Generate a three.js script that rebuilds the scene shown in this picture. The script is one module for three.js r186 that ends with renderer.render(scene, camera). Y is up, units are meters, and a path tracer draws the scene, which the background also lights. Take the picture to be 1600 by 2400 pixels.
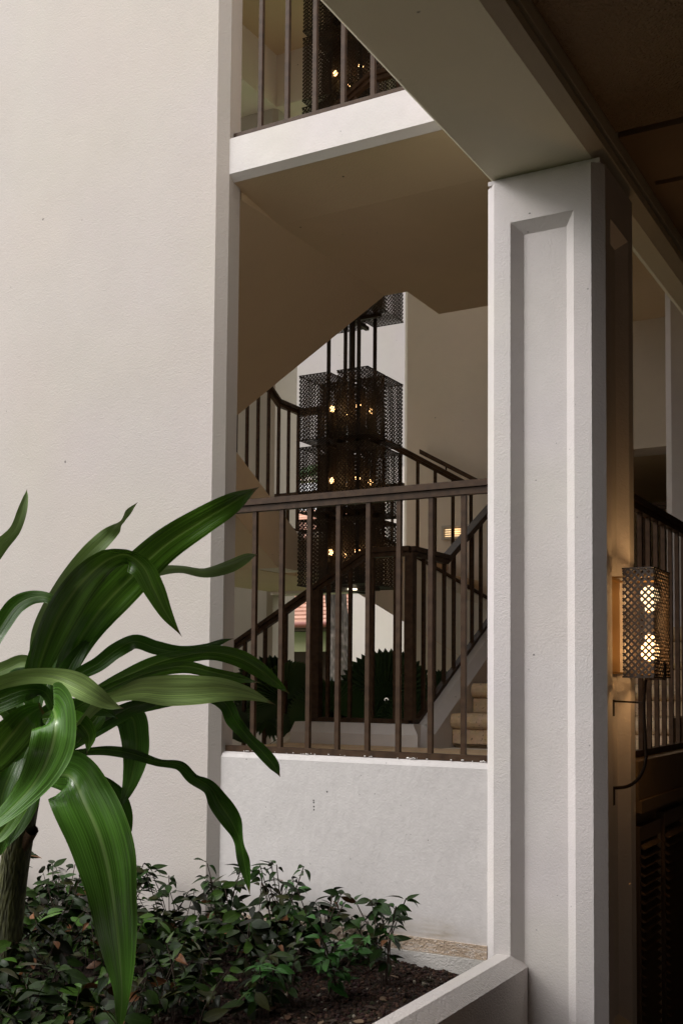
import * as THREE from 'three';
import { mergeGeometries } from 'three/addons/utils/BufferGeometryUtils.js';

// ------------------------------------------------------------------ camera, sky, sun, exposure
const E = 1.55;                                   // eye height over the ground; all heights below are given from the eye
const scene = new THREE.Scene();
const camera = new THREE.PerspectiveCamera(49.14, 1600 / 2400, 0.05, 400);
camera.rotation.order = 'YXZ';
camera.rotation.set(0.05506, 0.51137, 0.00836);
camera.position.set(0, E, 0);
camera.setViewOffset(1600, 2400, 0, -258, 1600, 2400);

const SUN = new THREE.Vector3(-0.72, 0.56, 0.66).normalize();
{ // overcast sky: brighter towards the zenith, a little brighter round the veiled sun
  const w = 256, h = 128, d = new Float32Array(w * h * 4);
  for (let j = 0; j < h; j++) for (let i = 0; i < w; i++) {
    const el = ((j + 0.5) / h - 0.5) * Math.PI, az = ((i + 0.5) / w - 0.5) * 2 * Math.PI;
    const x = Math.cos(el) * Math.cos(az), y = Math.sin(el), z = Math.cos(el) * Math.sin(az);
    const a = Math.acos(Math.min(1, x * SUN.x + y * SUN.y + z * SUN.z));
    const L = (0.5 + 0.66 * Math.max(0, y)) * (1 + 0.7 * Math.exp(-((a / 0.75) ** 2)));
    const o = (j * w + i) * 4;
    d[o] = L * 1.01; d[o + 1] = L * 0.99; d[o + 2] = L * 0.975; d[o + 3] = 1;
  }
  const t = new THREE.DataTexture(d, w, h, THREE.RGBAFormat, THREE.FloatType);
  t.mapping = THREE.EquirectangularReflectionMapping; t.magFilter = t.minFilter = THREE.LinearFilter; t.needsUpdate = true;
  scene.background = t; scene.environment = t;
}
const sun = new THREE.DirectionalLight(new THREE.Color(1.0, 0.965, 0.93), 0.7);
sun.position.copy(SUN).multiplyScalar(40).add(new THREE.Vector3(-2, 2, -4)); sun.target.position.set(-2, 2, -4);
sun.castShadow = true; sun.shadow.radius = 34; sun.shadow.mapSize.set(2048, 2048);
Object.assign(sun.shadow.camera, { left: -25, right: 25, top: 25, bottom: -25, near: 1, far: 100 });
scene.add(sun, sun.target);
const renderer = new THREE.WebGLRenderer({ antialias: true });
renderer.toneMapping = THREE.LinearToneMapping;
renderer.toneMappingExposure = 1.9;
renderer.shadowMap.enabled = true;

// ------------------------------------------------------------------ helpers
let seed = 7;
const rnd = () => { seed |= 0; seed = seed + 0x6D2B79F5 | 0; let t = Math.imul(seed ^ seed >>> 15, 1 | seed); t = t + Math.imul(t ^ t >>> 7, 61 | t) ^ t; return ((t ^ t >>> 14) >>> 0) / 4294967296; };
const rr = (a, b) => a + (b - a) * rnd();
const V3 = (x, y, z) => new THREE.Vector3(x, y, z);
const R = THREE.MathUtils.degToRad;
const mix = (a, b, t) => a + (b - a) * t, clamp = (x, a = 0, b = 1) => Math.min(b, Math.max(a, x));
const smooth = (a, b, x) => { const t = clamp((x - a) / (b - a)); return t * t * (3 - 2 * t); };

class Q { // collects quads and triangles with flat normals and uv in metres
  constructor() { this.p = []; }
  tri(a, b, c) { this.p.push(...a, ...b, ...c); return this; }
  quad(a, b, c, d) { return this.tri(a, b, c).tri(a, c, d); }
  fan(r) { for (let i = 1; i < r.length - 1; i++) this.tri(r[0], r[i], r[i + 1]); return this; }
  loft(rings, capA = true, capB = true) {
    for (let k = 0; k < rings.length - 1; k++) { const A = rings[k], B = rings[k + 1], n = A.length; for (let i = 0; i < n; i++) { const j = (i + 1) % n; this.quad(A[i], A[j], B[j], B[i]); } }
    if (capA) this.fan([...rings[0]].reverse()); if (capB) this.fan(rings[rings.length - 1]); return this;
  }
  box(x0, y0, z0, x1, y1, z1) { const r = (z) => [[x0, y0, z], [x1, y0, z], [x1, y1, z], [x0, y1, z]]; return this.loft([r(z0), r(z1)]); }
  prism(axis, pts, a, b) { // polygon given as (x,y) for axis z, (z,y) for axis x, (x,z) for axis y
    const at = axis === 'z' ? (p, t) => [p[0], p[1], t] : axis === 'x' ? (p, t) => [t, p[1], p[0]] : (p, t) => [p[0], t, p[1]];
    const n = pts.length;
    for (let i = 0; i < n; i++) { const j = (i + 1) % n; this.quad(at(pts[i], a), at(pts[j], a), at(pts[j], b), at(pts[i], b)); }
    const tris = THREE.ShapeUtils.triangulateShape(pts.map((p) => new THREE.Vector2(p[0], p[1])), []);
    for (const t of tris) { this.tri(...t.map((k) => at(pts[k], a))); this.tri(...t.map((k) => at(pts[k], b))); }
    return this;
  }
  build() { const g = new THREE.BufferGeometry(); g.setAttribute('position', new THREE.Float32BufferAttribute(this.p, 3)); g.computeVertexNormals(); return muv(g); }
}
function muv(g) { // uv in metres on the plane that each face points away from
  if (g.index) g = g.toNonIndexed();
  const p = g.attributes.position, uv = new Float32Array(p.count * 2), a = V3(), b = V3(), c = V3(), n = V3();
  for (let i = 0; i < p.count; i += 3) {
    a.fromBufferAttribute(p, i); b.fromBufferAttribute(p, i + 1); c.fromBufferAttribute(p, i + 2);
    n.copy(b).sub(a).cross(c.clone().sub(a)); const X = Math.abs(n.x), Y = Math.abs(n.y), Z = Math.abs(n.z);
    [a, b, c].forEach((v, k) => { const o = (i + k) * 2; if (Y >= X && Y >= Z) { uv[o] = v.x; uv[o + 1] = v.z; } else if (X >= Z) { uv[o] = v.z; uv[o + 1] = v.y; } else { uv[o] = v.x; uv[o + 1] = v.y; } });
  }
  g.setAttribute('uv', new THREE.BufferAttribute(uv, 2)); return g;
}
const box = (...a) => new Q().box(...a).build();
const merge = (l) => mergeGeometries(l.map((g) => { const k = g.index ? g.toNonIndexed() : g; for (const n of Object.keys(k.attributes)) if (!['position', 'normal', 'uv'].includes(n)) k.deleteAttribute(n); return k; }));
function bar(path, w, h, side) { // rectangular bar along a path of points, side = horizontal direction across it
  return new Q().loft(path.map((p) => [[p[0] - side[0] * w / 2, p[1] - h / 2, p[2] - side[2] * w / 2], [p[0] + side[0] * w / 2, p[1] - h / 2, p[2] + side[2] * w / 2], [p[0] + side[0] * w / 2, p[1] + h / 2, p[2] + side[2] * w / 2], [p[0] - side[0] * w / 2, p[1] + h / 2, p[2] - side[2] * w / 2]])).build();
}
const tube = (pts, r, n = 8, seg = 24) => muvKeep(new THREE.TubeGeometry(new THREE.CatmullRomCurve3(pts.map((p) => V3(...p))), seg, r, n, false));
const muvKeep = (g) => g.toNonIndexed();
const count = {};
function numbered(name) { count[name] = (count[name] ?? -1) + 1; return count[name] ? `${name}_${String(count[name]).padStart(3, '0')}` : name; }
function tag(o, label, category, group, kind) { o.userData = {}; if (label) o.userData.label = label; if (category) o.userData.category = category; if (group) o.userData.group = group; if (kind) o.userData.kind = kind; return o; }
function part(parent, name, geo, mat, label) { // geometry in eye coordinates
  const m = new THREE.Mesh(geo, mat); m.name = name; m.castShadow = m.receiveShadow = true;
  if (parent.isGroup) m.position.copy(parent.userData.shift);
  if (label) m.userData.label = label; parent.add(m); return m;
}
const numb = (parent, name) => { const n = parent.userData.n ??= {}; n[name] = (n[name] ?? -1) + 1; return n[name] ? `${name}_${String(n[name]).padStart(3, '0')}` : name; };
function thing(name, label, category, base, group) { // a Group at the thing's base; parts come in eye coordinates
  const g = new THREE.Group(); tag(g, label, category, group); g.name = numbered(name);
  Object.defineProperty(g.userData, 'shift', { value: V3(-base[0], -base[1], -base[2]), enumerable: false });
  Object.defineProperty(g.userData, 'n', { value: {}, enumerable: false });
  g.position.set(base[0], base[1] + E, base[2]); scene.add(g); return g;
}
const add = (t, name, geo, mat, label) => part(t, numb(t, name), geo, mat, label);
function solo(name, geo, mat, label, category, group, kind) { // a thing or piece of the setting that is one mesh
  geo.computeBoundingBox(); const c = geo.boundingBox.getCenter(V3()); c.y = geo.boundingBox.min.y; geo.translate(-c.x, -c.y, -c.z);
  const m = new THREE.Mesh(geo, mat); m.name = numbered(name); m.position.set(c.x, c.y + E, c.z); m.castShadow = m.receiveShadow = true;
  tag(m, label, category, group, kind); scene.add(m); return m;
}
// a point of the place seen at that pixel of the photograph and that distance along the lens axis
const camQ = new THREE.Quaternion().setFromEuler(camera.rotation);
const at = (x, y, d) => V3((x - 800) / 2624.65, -(y - 1458) / 2624.65, -1).multiplyScalar(d).applyQuaternion(camQ);

// ------------------------------------------------------------------ textures
function lattice(n, s) { const a = new Float32Array(n * n); let q = s * 7919 + 13; for (let i = 0; i < n * n; i++) { q = (Math.imul(q, 1664525) + 1013904223) >>> 0; a[i] = q / 4294967296; } return a; }
function noise(n, s) { const L = lattice(n, s); return (u, v) => { u = (u % 1 + 1) % 1 * n; v = (v % 1 + 1) % 1 * n; const i = Math.floor(u), j = Math.floor(v); let f = u - i, g = v - j; f = f * f * (3 - 2 * f); g = g * g * (3 - 2 * g); const I = (i + 1) % n, J = (j + 1) % n; return mix(mix(L[(j % n) * n + i % n], L[(j % n) * n + I], f), mix(L[J * n + i % n], L[J * n + I], f), g); }; }
function tex(w, h, size, f, srgb) { // f(u, v) -> grey or [r, g, b] in 0..1; size = metres (one number or two) that one repeat covers
  const d = new Uint8Array(w * h * 4);
  for (let j = 0; j < h; j++) for (let i = 0; i < w; i++) { const c = f((i + 0.5) / w, (j + 0.5) / h), o = (j * w + i) * 4, k = Array.isArray(c) ? c : [c, c, c]; for (let q = 0; q < 3; q++) d[o + q] = clamp(k[q]) * 255; d[o + 3] = 255; }
  const t = new THREE.DataTexture(d, w, h, THREE.RGBAFormat); t.wrapS = t.wrapT = THREE.RepeatWrapping; t.magFilter = THREE.LinearFilter; t.minFilter = THREE.LinearMipmapLinearFilter; t.generateMipmaps = true;
  if (srgb) t.colorSpace = THREE.SRGBColorSpace; const [sx, sy] = Array.isArray(size) ? size : [size, size]; t.repeat.set(1 / sx, 1 / sy); t.needsUpdate = true; return t;
}
const N = {}; for (const n of [4, 7, 13, 24, 48, 96, 160]) N[n] = noise(n, n);
const stuccoBump = tex(640, 640, 0.62, (u, v) => 0.34 * N[96](u, v) + 0.14 * N[48](u + 0.3, v + 0.7) + 0.52 * N[160](u, v));
const paintBump = tex(512, 512, 0.9, (u, v) => 0.25 * N[160](u, v) + 0.25 * N[48](u, v * 0.5) + 0.5 * N[13](u, v));
const popcornBump = tex(640, 640, 0.55, (u, v) => Math.pow(N[96](u, v), 1.6) * 0.6 + 0.4 * N[48](u + 0.1, v));
function mottle(size, amp, specks, s, tint = [1, 1, 1]) { // off-white paint: broad patches, faint stains and a few specks
  const pts = []; let q = s; const r = () => (q = (Math.imul(q, 1664525) + 1013904223) >>> 0) / 4294967296; for (let i = 0; i < specks; i++) pts.push([r(), r(), 0.0006 + 0.0016 * r() * r(), 0.35 + 0.5 * r()]);
  const grid = new Map(); for (const p of pts) { const k = `${Math.floor(p[0] * 32)},${Math.floor(p[1] * 32)}`; (grid.get(k) ?? grid.set(k, []).get(k)).push(p); }
  return tex(640, 640, size, (u, v) => {
    let c = 1 - amp * (0.5 * N[4](u, v) + 0.3 * N[13](u + 0.2, v) + 0.2 * N[48](u, v));
    const a = Math.floor(u * 32), b = Math.floor(v * 32);
    for (let i = -1; i < 2; i++) for (let j = -1; j < 2; j++) for (const p of grid.get(`${a + i},${b + j}`) ?? []) { const d = Math.hypot(u - p[0], (v - p[1])); if (d < p[2]) c *= p[3]; }
    return [c * tint[0], c * tint[1] * (1 - 0.012 * N[7](u, v)), c * tint[2] * (1 - 0.025 * N[7](u + 0.4, v))];
  }, true);
}
const mottleFine = mottle(1.7, 0.07, 26, 11), mottleBroad = mottle(2.6, 0.05, 22, 29);
const S = (o) => new THREE.MeshStandardMaterial(o);
const C = (r, g, b) => new THREE.Color().setRGB(r, g, b);
const M = {
  white: S({ color: C(0.71, 0.67, 0.665), map: mottleFine, roughness: 0.72, bumpMap: stuccoBump, bumpScale: 0.0011 }),
  smoothWhite: S({ color: C(0.69, 0.655, 0.65), map: mottleFine, roughness: 0.62, bumpMap: paintBump, bumpScale: 0.002 }),
  cream: S({ color: C(0.565, 0.522, 0.50), map: mottleBroad, roughness: 0.85, bumpMap: stuccoBump, bumpScale: 0.0012 }),
  inner: S({ color: C(0.78, 0.715, 0.635), map: mottleBroad, roughness: 0.8, bumpMap: stuccoBump, bumpScale: 0.0012 }),
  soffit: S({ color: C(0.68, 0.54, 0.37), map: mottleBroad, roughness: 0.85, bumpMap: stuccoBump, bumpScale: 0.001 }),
  beam: S({ color: C(0.70, 0.65, 0.51), map: mottleBroad, roughness: 0.7, bumpMap: paintBump, bumpScale: 0.002 }),
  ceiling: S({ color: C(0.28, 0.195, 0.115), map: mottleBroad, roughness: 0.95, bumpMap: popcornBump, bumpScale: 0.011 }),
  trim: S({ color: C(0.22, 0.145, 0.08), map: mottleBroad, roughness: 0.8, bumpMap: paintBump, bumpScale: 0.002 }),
};

// ------------------------------------------------------------------ the building (heights from the eye, x along the facade, -z away)
const GY = -E;                                    // ground
const FZ = -4.03, PZ = -4.072;                    // face of column and wall, face of parapet and fascia
const XA = -1.164, XB = -1.634, XW = -2.887;      // column's sides, end of the wall
const RISE = 0.1728, TREAD = 0.3, F1 = -0.335, F5 = F1 + 16 * RISE, F2 = F1 + 4 * RISE, F3 = F1 + 8 * RISE, F4 = F1 + 12 * RISE;
const CX = -2.577, CXw = -2.75, CZ = -5.43, CZw = -5.63, XL = -4.42, XLo = -4.64, ZB = -7.3, ZBo = -7.52, ZW = -8.72;
const ROOF = 5.98, XO = -5.65;

// setting
solo('ground', (() => { const g = new THREE.PlaneGeometry(300, 300); g.rotateX(-Math.PI / 2); g.translate(0, GY - 0.03, -40); return muv(g); })(),
  S({ color: C(0.075, 0.15, 0.032), roughness: 1, map: tex(256, 256, 3, (u, v) => { const k = 0.75 + 0.35 * N[96](u, v) - 0.2 * N[13](u, v); return [k, k, k * 0.9]; }, true), bumpMap: tex(256, 256, 0.8, (u, v) => N[96](u, v)), bumpScale: 0.03 }), null, null, null, 'structure');
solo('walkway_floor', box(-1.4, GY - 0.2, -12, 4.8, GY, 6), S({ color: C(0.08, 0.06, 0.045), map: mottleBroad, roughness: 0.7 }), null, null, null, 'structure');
solo('floor', box(-6.4, GY - 0.2, -9.3, -1.4, GY - 0.004, -4.1), S({ color: C(0.36, 0.31, 0.25), map: mottleBroad, roughness: 0.6 }), null, null, null, 'structure');

// big plain wall at the left: front face, chamfered end, return behind the parapet
{
  const t = thing('stucco_wall', 'tall plain cream stucco wall with a chamfered end, left of the stairwell', 'wall', [-5.5, GY, -4.2]);
  add(t, 'wall', new Q().prism('y', [[-15, FZ], [XW - 0.042, FZ], [XW, PZ], [XW, -4.158], [-15, -4.158]], GY, 9.2).build(), M.cream);
}
// the column: chamfered square pier with a recessed panel on the front and on the walkway side
function pier(t, x0, x1, z1, z0, y0, y1, panels, mat) { // z1 front face, z0 back face
  const c = 0.042, f = 0.067, d = 0.041, q = new Q(), pan = [];
  const sides = [[[x0 + c, z1], [x1 - c, z1], [0, -1]], [[x1, z1 - c], [x1, z0 + c], [-1, 0]], [[x1 - c, z0], [x0 + c, z0], [0, 1]], [[x0, z0 + c], [x0, z1 - c], [1, 0]]];
  for (const [k, [A, B, inw]] of sides.entries()) {
    const nx = sides[(k + 1) % 4][0]; q.quad([B[0], y0, B[1]], [nx[0], y0, nx[1]], [nx[0], y1, nx[1]], [B[0], y1, B[1]]);
    const L = Math.hypot(B[0] - A[0], B[1] - A[1]), ux = (B[0] - A[0]) / L, uz = (B[1] - A[1]) / L;
    const P = (s, y, e) => [A[0] + ux * s + inw[0] * e, y, A[1] + uz * s + inw[1] * e];
    if (!panels[k]) { q.quad(P(0, y0, 0), P(L, y0, 0), P(L, y1, 0), P(0, y1, 0)); continue; }
    const [b, h] = panels[k], o = [P(f, b, 0), P(L - f, b, 0), P(L - f, h, 0), P(f, h, 0)], i = [P(f + d, b + d, d), P(L - f - d, b + d, d), P(L - f - d, h - d, d), P(f + d, h - d, d)];
    q.quad(P(0, y0, 0), P(L, y0, 0), P(L, b, 0), P(0, b, 0)).quad(P(0, h, 0), P(L, h, 0), P(L, y1, 0), P(0, y1, 0)).quad(P(0, b, 0), P(f, b, 0), P(f, h, 0), P(0, h, 0)).quad(P(L - f, b, 0), P(L, b, 0), P(L, h, 0), P(L - f, h, 0));
    for (let e = 0; e < 4; e++) q.quad(o[e], o[(e + 1) % 4], i[(e + 1) % 4], i[e]);
    pan.push(new Q().quad(...i).build());
  }
  const s = add(t, 'shaft', q.build(), mat); for (const g of pan) add(t, 'recessed_panel', g, mat);
  return s;
}
{
  const t = thing('column', 'white square column with chamfered corners and a tall recessed front panel', 'column', [-1.4, GY, -4.265]);
  pier(t, XB, XA, FZ, -4.5, GY, 1.965, [[-1.3, 1.795], [-1.3, 1.78], null, null], M.white);
  add(t, 'capital_strip', box(XB + 0.012, 1.965, -4.49, XA - 0.012, 1.982, FZ - 0.012), M.white);
}
{
  const t = thing('column', 'rough pale column farther along the side guardrail, at the frame edge', 'column', [-1.4, GY, -7.235]);
  pier(t, XB, XA - 0.004, -7.0, -7.47, GY, 5.6, [null, null, null, null], M.white);
}
{
  const t = thing('column', 'chamfered column at the far back corner of the stairwell', 'column', [-5.9, GY, -8.95]);
  pier(t, XO - 0.47, XO, ZW, ZW - 0.47, GY, ROOF, [null, null, null, null], S({ color: C(0.46, 0.42, 0.37), map: mottleBroad, roughness: 0.85 }));
}
// parapet under the front guardrail
{
  const t = thing('parapet_wall', 'low white parapet wall under the front guardrail, stained at its foot', 'wall', [-2.26, GY, -4.14]);
  const W = XB - XW, px = 900, H = 0.82;
  const spots = []; for (let i = 0; i < 46; i++) spots.push([rnd() * W, rnd() * H, rr(0.0012, 0.0024), rr(0.35, 0.8)]);
  for (const [x, y] of [[0.475, 0.56], [0.476, 0.552], [0.477, 0.535], [0.4775, 0.522], [0.54, 0.6]]) spots.push([x, y, 0.0034, 0.25]);
  const cr = (x) => 0.766 - 0.05 * x / W * 0.3 + 0.010 * (N[24](x, 0.3) - 0.5) + 0.006 * (N[96](x, 0.7) - 0.5);
  const map = tex(px, 620, [W, H], (u, v) => {
    const x = u * W, y = v * H; let c = 1 - 0.02 * N[7](u, v) - 0.025 * N[48](u, v) - 0.02 * N[96](u, v * 0.3);
    for (const s of spots) if (Math.hypot(x - s[0], y - s[1]) < s[2]) c *= s[3];
    if (Math.abs(y - cr(x)) < 0.0012 && N[13](u, 0.2) > 0.42) c *= 0.62;
    const g = clamp((0.15 - y) / 0.06) * (0.3 + N[48](u * 0.5, v * 2)) * 0.22 * N[13](u, v * 0.2); // soil splashes near the foot
    return [c - g * 0.5, c - g * 0.65, c - g * 0.9];
  }, true);
  map.offset.set(-XW / W, 1.05 / H);
  add(t, 'wall', new Q().prism('x', [[-4.2, GY], [-4.082, GY], [-4.082, -1.05], [PZ, -1.045], [PZ, -0.325], [PZ - 0.006, -0.31], [PZ - 0.022, -0.302], [-4.2, -0.302]], XW, XB).build(),
    S({ color: C(0.66, 0.625, 0.615), map, roughness: 0.6, bumpMap: paintBump, bumpScale: 0.002 }));
  const stain = tex(640, 128, [1.25, 0.07], (u, v) => { const n = N[24](u * 2, v * 0.3), m = N[96](u, v * 0.2), k = n * 0.6 + m * 0.4, s = N[160](u * 2, v * 0.3) > 0.86 ? 0.35 : 1; const p = k > 0.6 ? 0.97 : 0.84 + 0.13 * k; return [p * s, p * s * (k > 0.6 ? 0.97 : 0.93), p * s * (k > 0.6 ? 0.94 : 0.85)]; }, true);
  stain.offset.set(0, 15);
  add(t, 'stained_base_strip', box(XW + 0.01, -1.052, -4.09, XB + 0.0, -0.998, -4.066), S({ color: C(0.66, 0.60, 0.545), map: stain, roughness: 0.95, bumpMap: stuccoBump, bumpScale: 0.005 }), 'tan stained bare strip');
  add(t, 'footing', box(XW - 0.6, GY, -4.14, XB + 0.02, -1.054, -4.058), S({ color: C(0.66, 0.64, 0.61), map: mottleBroad, roughness: 0.9, bumpMap: stuccoBump, bumpScale: 0.003 }));
  // crumbs of paint along the rail
  const crumbs = []; for (let i = 0; i < 46; i++) { const g = new THREE.IcosahedronGeometry(rr(0.0018, 0.004), 0); g.scale(rr(0.8, 2.4), rr(0.5, 1), 1); g.rotateY(rr(0, 3)); g.translate(XW + 0.02 + (W - 0.03) * Math.pow(rnd(), 0.9), -0.299 + rr(0, 0.004), -4.093 + rr(-0.006, 0.01)); crumbs.push(g); }
  const m = add(t, 'paint_crumbs', muv(merge(crumbs)), S({ color: C(0.8, 0.77, 0.75), roughness: 0.9 })); m.userData.kind = 'stuff';
}
// beam overhead, from the column out over the planter wall, and on along the side guardrail
{
  const t = thing('overhead_beam', 'wide painted beam running overhead from the white column towards the viewer', 'beam', [-1.4, 1.98, -1.5]);
  const c = 0.042;
  add(t, 'beam', new Q().prism('z', [[XB + 0.03, 1.985], [XA - c, 1.985], [XA, 1.985 + c], [XA, 2.062], [XA - 0.02, 2.062], [XA - 0.02, 2.095], [XA, 2.095], [XA, 2.43], [XB, 2.43], [XB, 2.015]], -4.5, 4.5).build(), M.beam);
  add(t, 'side_beam', new Q().prism('z', [[-1.292, 1.985], [XA - c, 1.985], [XA, 1.985 + c], [XA, 2.062], [XA - 0.02, 2.062], [XA - 0.02, 2.095], [XA, 2.095], [XA, 2.43], [-1.334, 2.43], [-1.334, 1.985 + c]], -8.72, -4.502).build(), M.beam);
}
// walkway ceiling: stuccoed field, smooth bands between grooves
{
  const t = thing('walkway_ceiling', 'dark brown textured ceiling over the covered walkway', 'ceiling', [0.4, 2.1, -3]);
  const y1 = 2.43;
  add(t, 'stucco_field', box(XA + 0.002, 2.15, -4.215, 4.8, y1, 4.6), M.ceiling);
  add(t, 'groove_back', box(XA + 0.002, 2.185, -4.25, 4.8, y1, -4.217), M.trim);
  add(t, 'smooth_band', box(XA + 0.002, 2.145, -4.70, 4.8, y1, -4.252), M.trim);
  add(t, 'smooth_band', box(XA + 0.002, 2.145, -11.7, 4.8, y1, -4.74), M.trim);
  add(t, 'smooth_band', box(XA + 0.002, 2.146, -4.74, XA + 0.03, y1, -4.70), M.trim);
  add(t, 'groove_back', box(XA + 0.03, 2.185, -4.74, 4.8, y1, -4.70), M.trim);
}
solo('added_end_wall', box(-1.4, GY, 4.4, 4.8, 2.15, 4.6), S({ color: C(0.16, 0.11, 0.07), map: mottleBroad, roughness: 0.9 }), 'unseen brown wall added behind the viewer to darken the covered walkway', 'wall');  // added out of view to cut the light from behind
solo('added_end_wall', box(-1.16, GY, -11.9, 4.6, 2.14, -11.7), S({ color: C(0.16, 0.11, 0.07), map: mottleBroad, roughness: 0.9 }), 'unseen brown wall added at the far end to darken the covered walkway', 'wall');  // added too, shuts out light from the far end
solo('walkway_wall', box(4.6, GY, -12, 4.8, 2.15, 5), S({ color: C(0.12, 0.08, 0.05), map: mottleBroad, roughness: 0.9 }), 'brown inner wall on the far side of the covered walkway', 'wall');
{ // storeys above the walkway: slab, parapet, upper roof
  const t = thing('upper_gallery', 'upper gallery slab and parapet above the covered walkway', 'gallery', [0.4, 2.43, -3]);
  add(t, 'slab', box(XA - 0.2, 2.432, -8.72, 4.8, 2.6, 4.6), M.inner);
  add(t, 'parapet', box(XA - 0.2, 2.602, -8.6, XA, 3.5, 4.6), M.smoothWhite);
  add(t, 'back_wall', box(4.6, 2.602, -9, 4.8, 5.6, 4.6), M.inner);
  add(t, 'roof', box(-0.9, 5.62, -9, 4.8, 5.8, 4.6), M.soffit);
}
{ // unseen wing, added behind the viewer to keep the sky off the facade
  const t = thing('added_wing', 'unseen cream wing added behind the viewer to hold back sky light', 'building', [-3, GY, 7]);
  add(t, 'wall', box(-6.6, GY, 6.2, -1.6, 1.9, 6.6), M.inner); add(t, 'roof', box(-6.9, 1.9, 5.7, -1.5, 2.1, 9), M.soffit);
  for (const y of [-0.3]) for (const x of [-5.8, -3.6]) { const f = add(t, 'window', box(x, y, 6.15, x + 1.2, y + 1.5, 6.198), M.trim); add(f, 'pane', box(x + 0.08, y + 0.08, 6.14, x + 1.12, y + 1.42, 6.149), S({ color: C(0.03, 0.04, 0.045), roughness: 0.08 })); }
}
// side wall of the stairwell under the side guardrail
{
  const t = thing('side_parapet', 'brown shaded side wall below the guardrail beside the walkway', 'wall', [-1.25, GY, -5.75]);
  add(t, 'upper_wall', box(-1.334, -0.455, -6.998, XA, -0.30, -4.502), M.trim);
  add(t, 'ledge', box(-1.334, -0.505, -6.998, XA + 0.012, -0.457, -4.502), M.trim);
  add(t, 'lower_wall', box(-1.334, GY, -6.998, XA - 0.03, -0.507, -4.502), M.trim);
  add(t, 'end_wall', box(-1.334, GY, -8.72, XA, 1.98, -7.472), M.inner);
  const dark = S({ color: C(0.13, 0.085, 0.05), roughness: 0.7 }), mid = S({ color: C(0.4, 0.29, 0.19), roughness: 0.6 });
  for (const [z0, z1, yt] of [[-4.80, -4.52, -0.62], [-5.30, -4.93, -0.60], [-5.8, -5.43, -0.6]]) { // louvred shutters under the stairs
    const d = thing('louvred_shutter', z0 > -4.9 ? 'dark louvred shutter next to the white column, under the side guardrail' : z0 > -5.4 ? 'dark louvred shutter at the lower right frame edge' : 'dark louvred shutter beyond the frame edge', 'shutter', [XA, -1.5, (z0 + z1) / 2]);
    add(d, 'stile', box(XA - 0.03, -1.5, z0 - 0.045, XA + 0.004, yt, z0), mid); add(d, 'stile', box(XA - 0.03, -1.5, z1, XA + 0.004, yt, z1 + 0.02), dark); add(d, 'top_rail', box(XA - 0.03, yt, z0 - 0.045, XA + 0.004, yt + 0.06, z1 + 0.02), dark);
    for (let y = -1.48, k = 0; y < yt - 0.03; y += 0.036, k++) add(d, 'slat', new Q().loft([z0 + 0.001, z1 - 0.001].map((z) => [[XA - 0.028, y + 0.03, z], [XA - 0.022, y + 0.034, z], [XA + 0.022, y + 0.004, z], [XA + 0.014, y - 0.001, z]])).build(), dark);
  }
}

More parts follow.
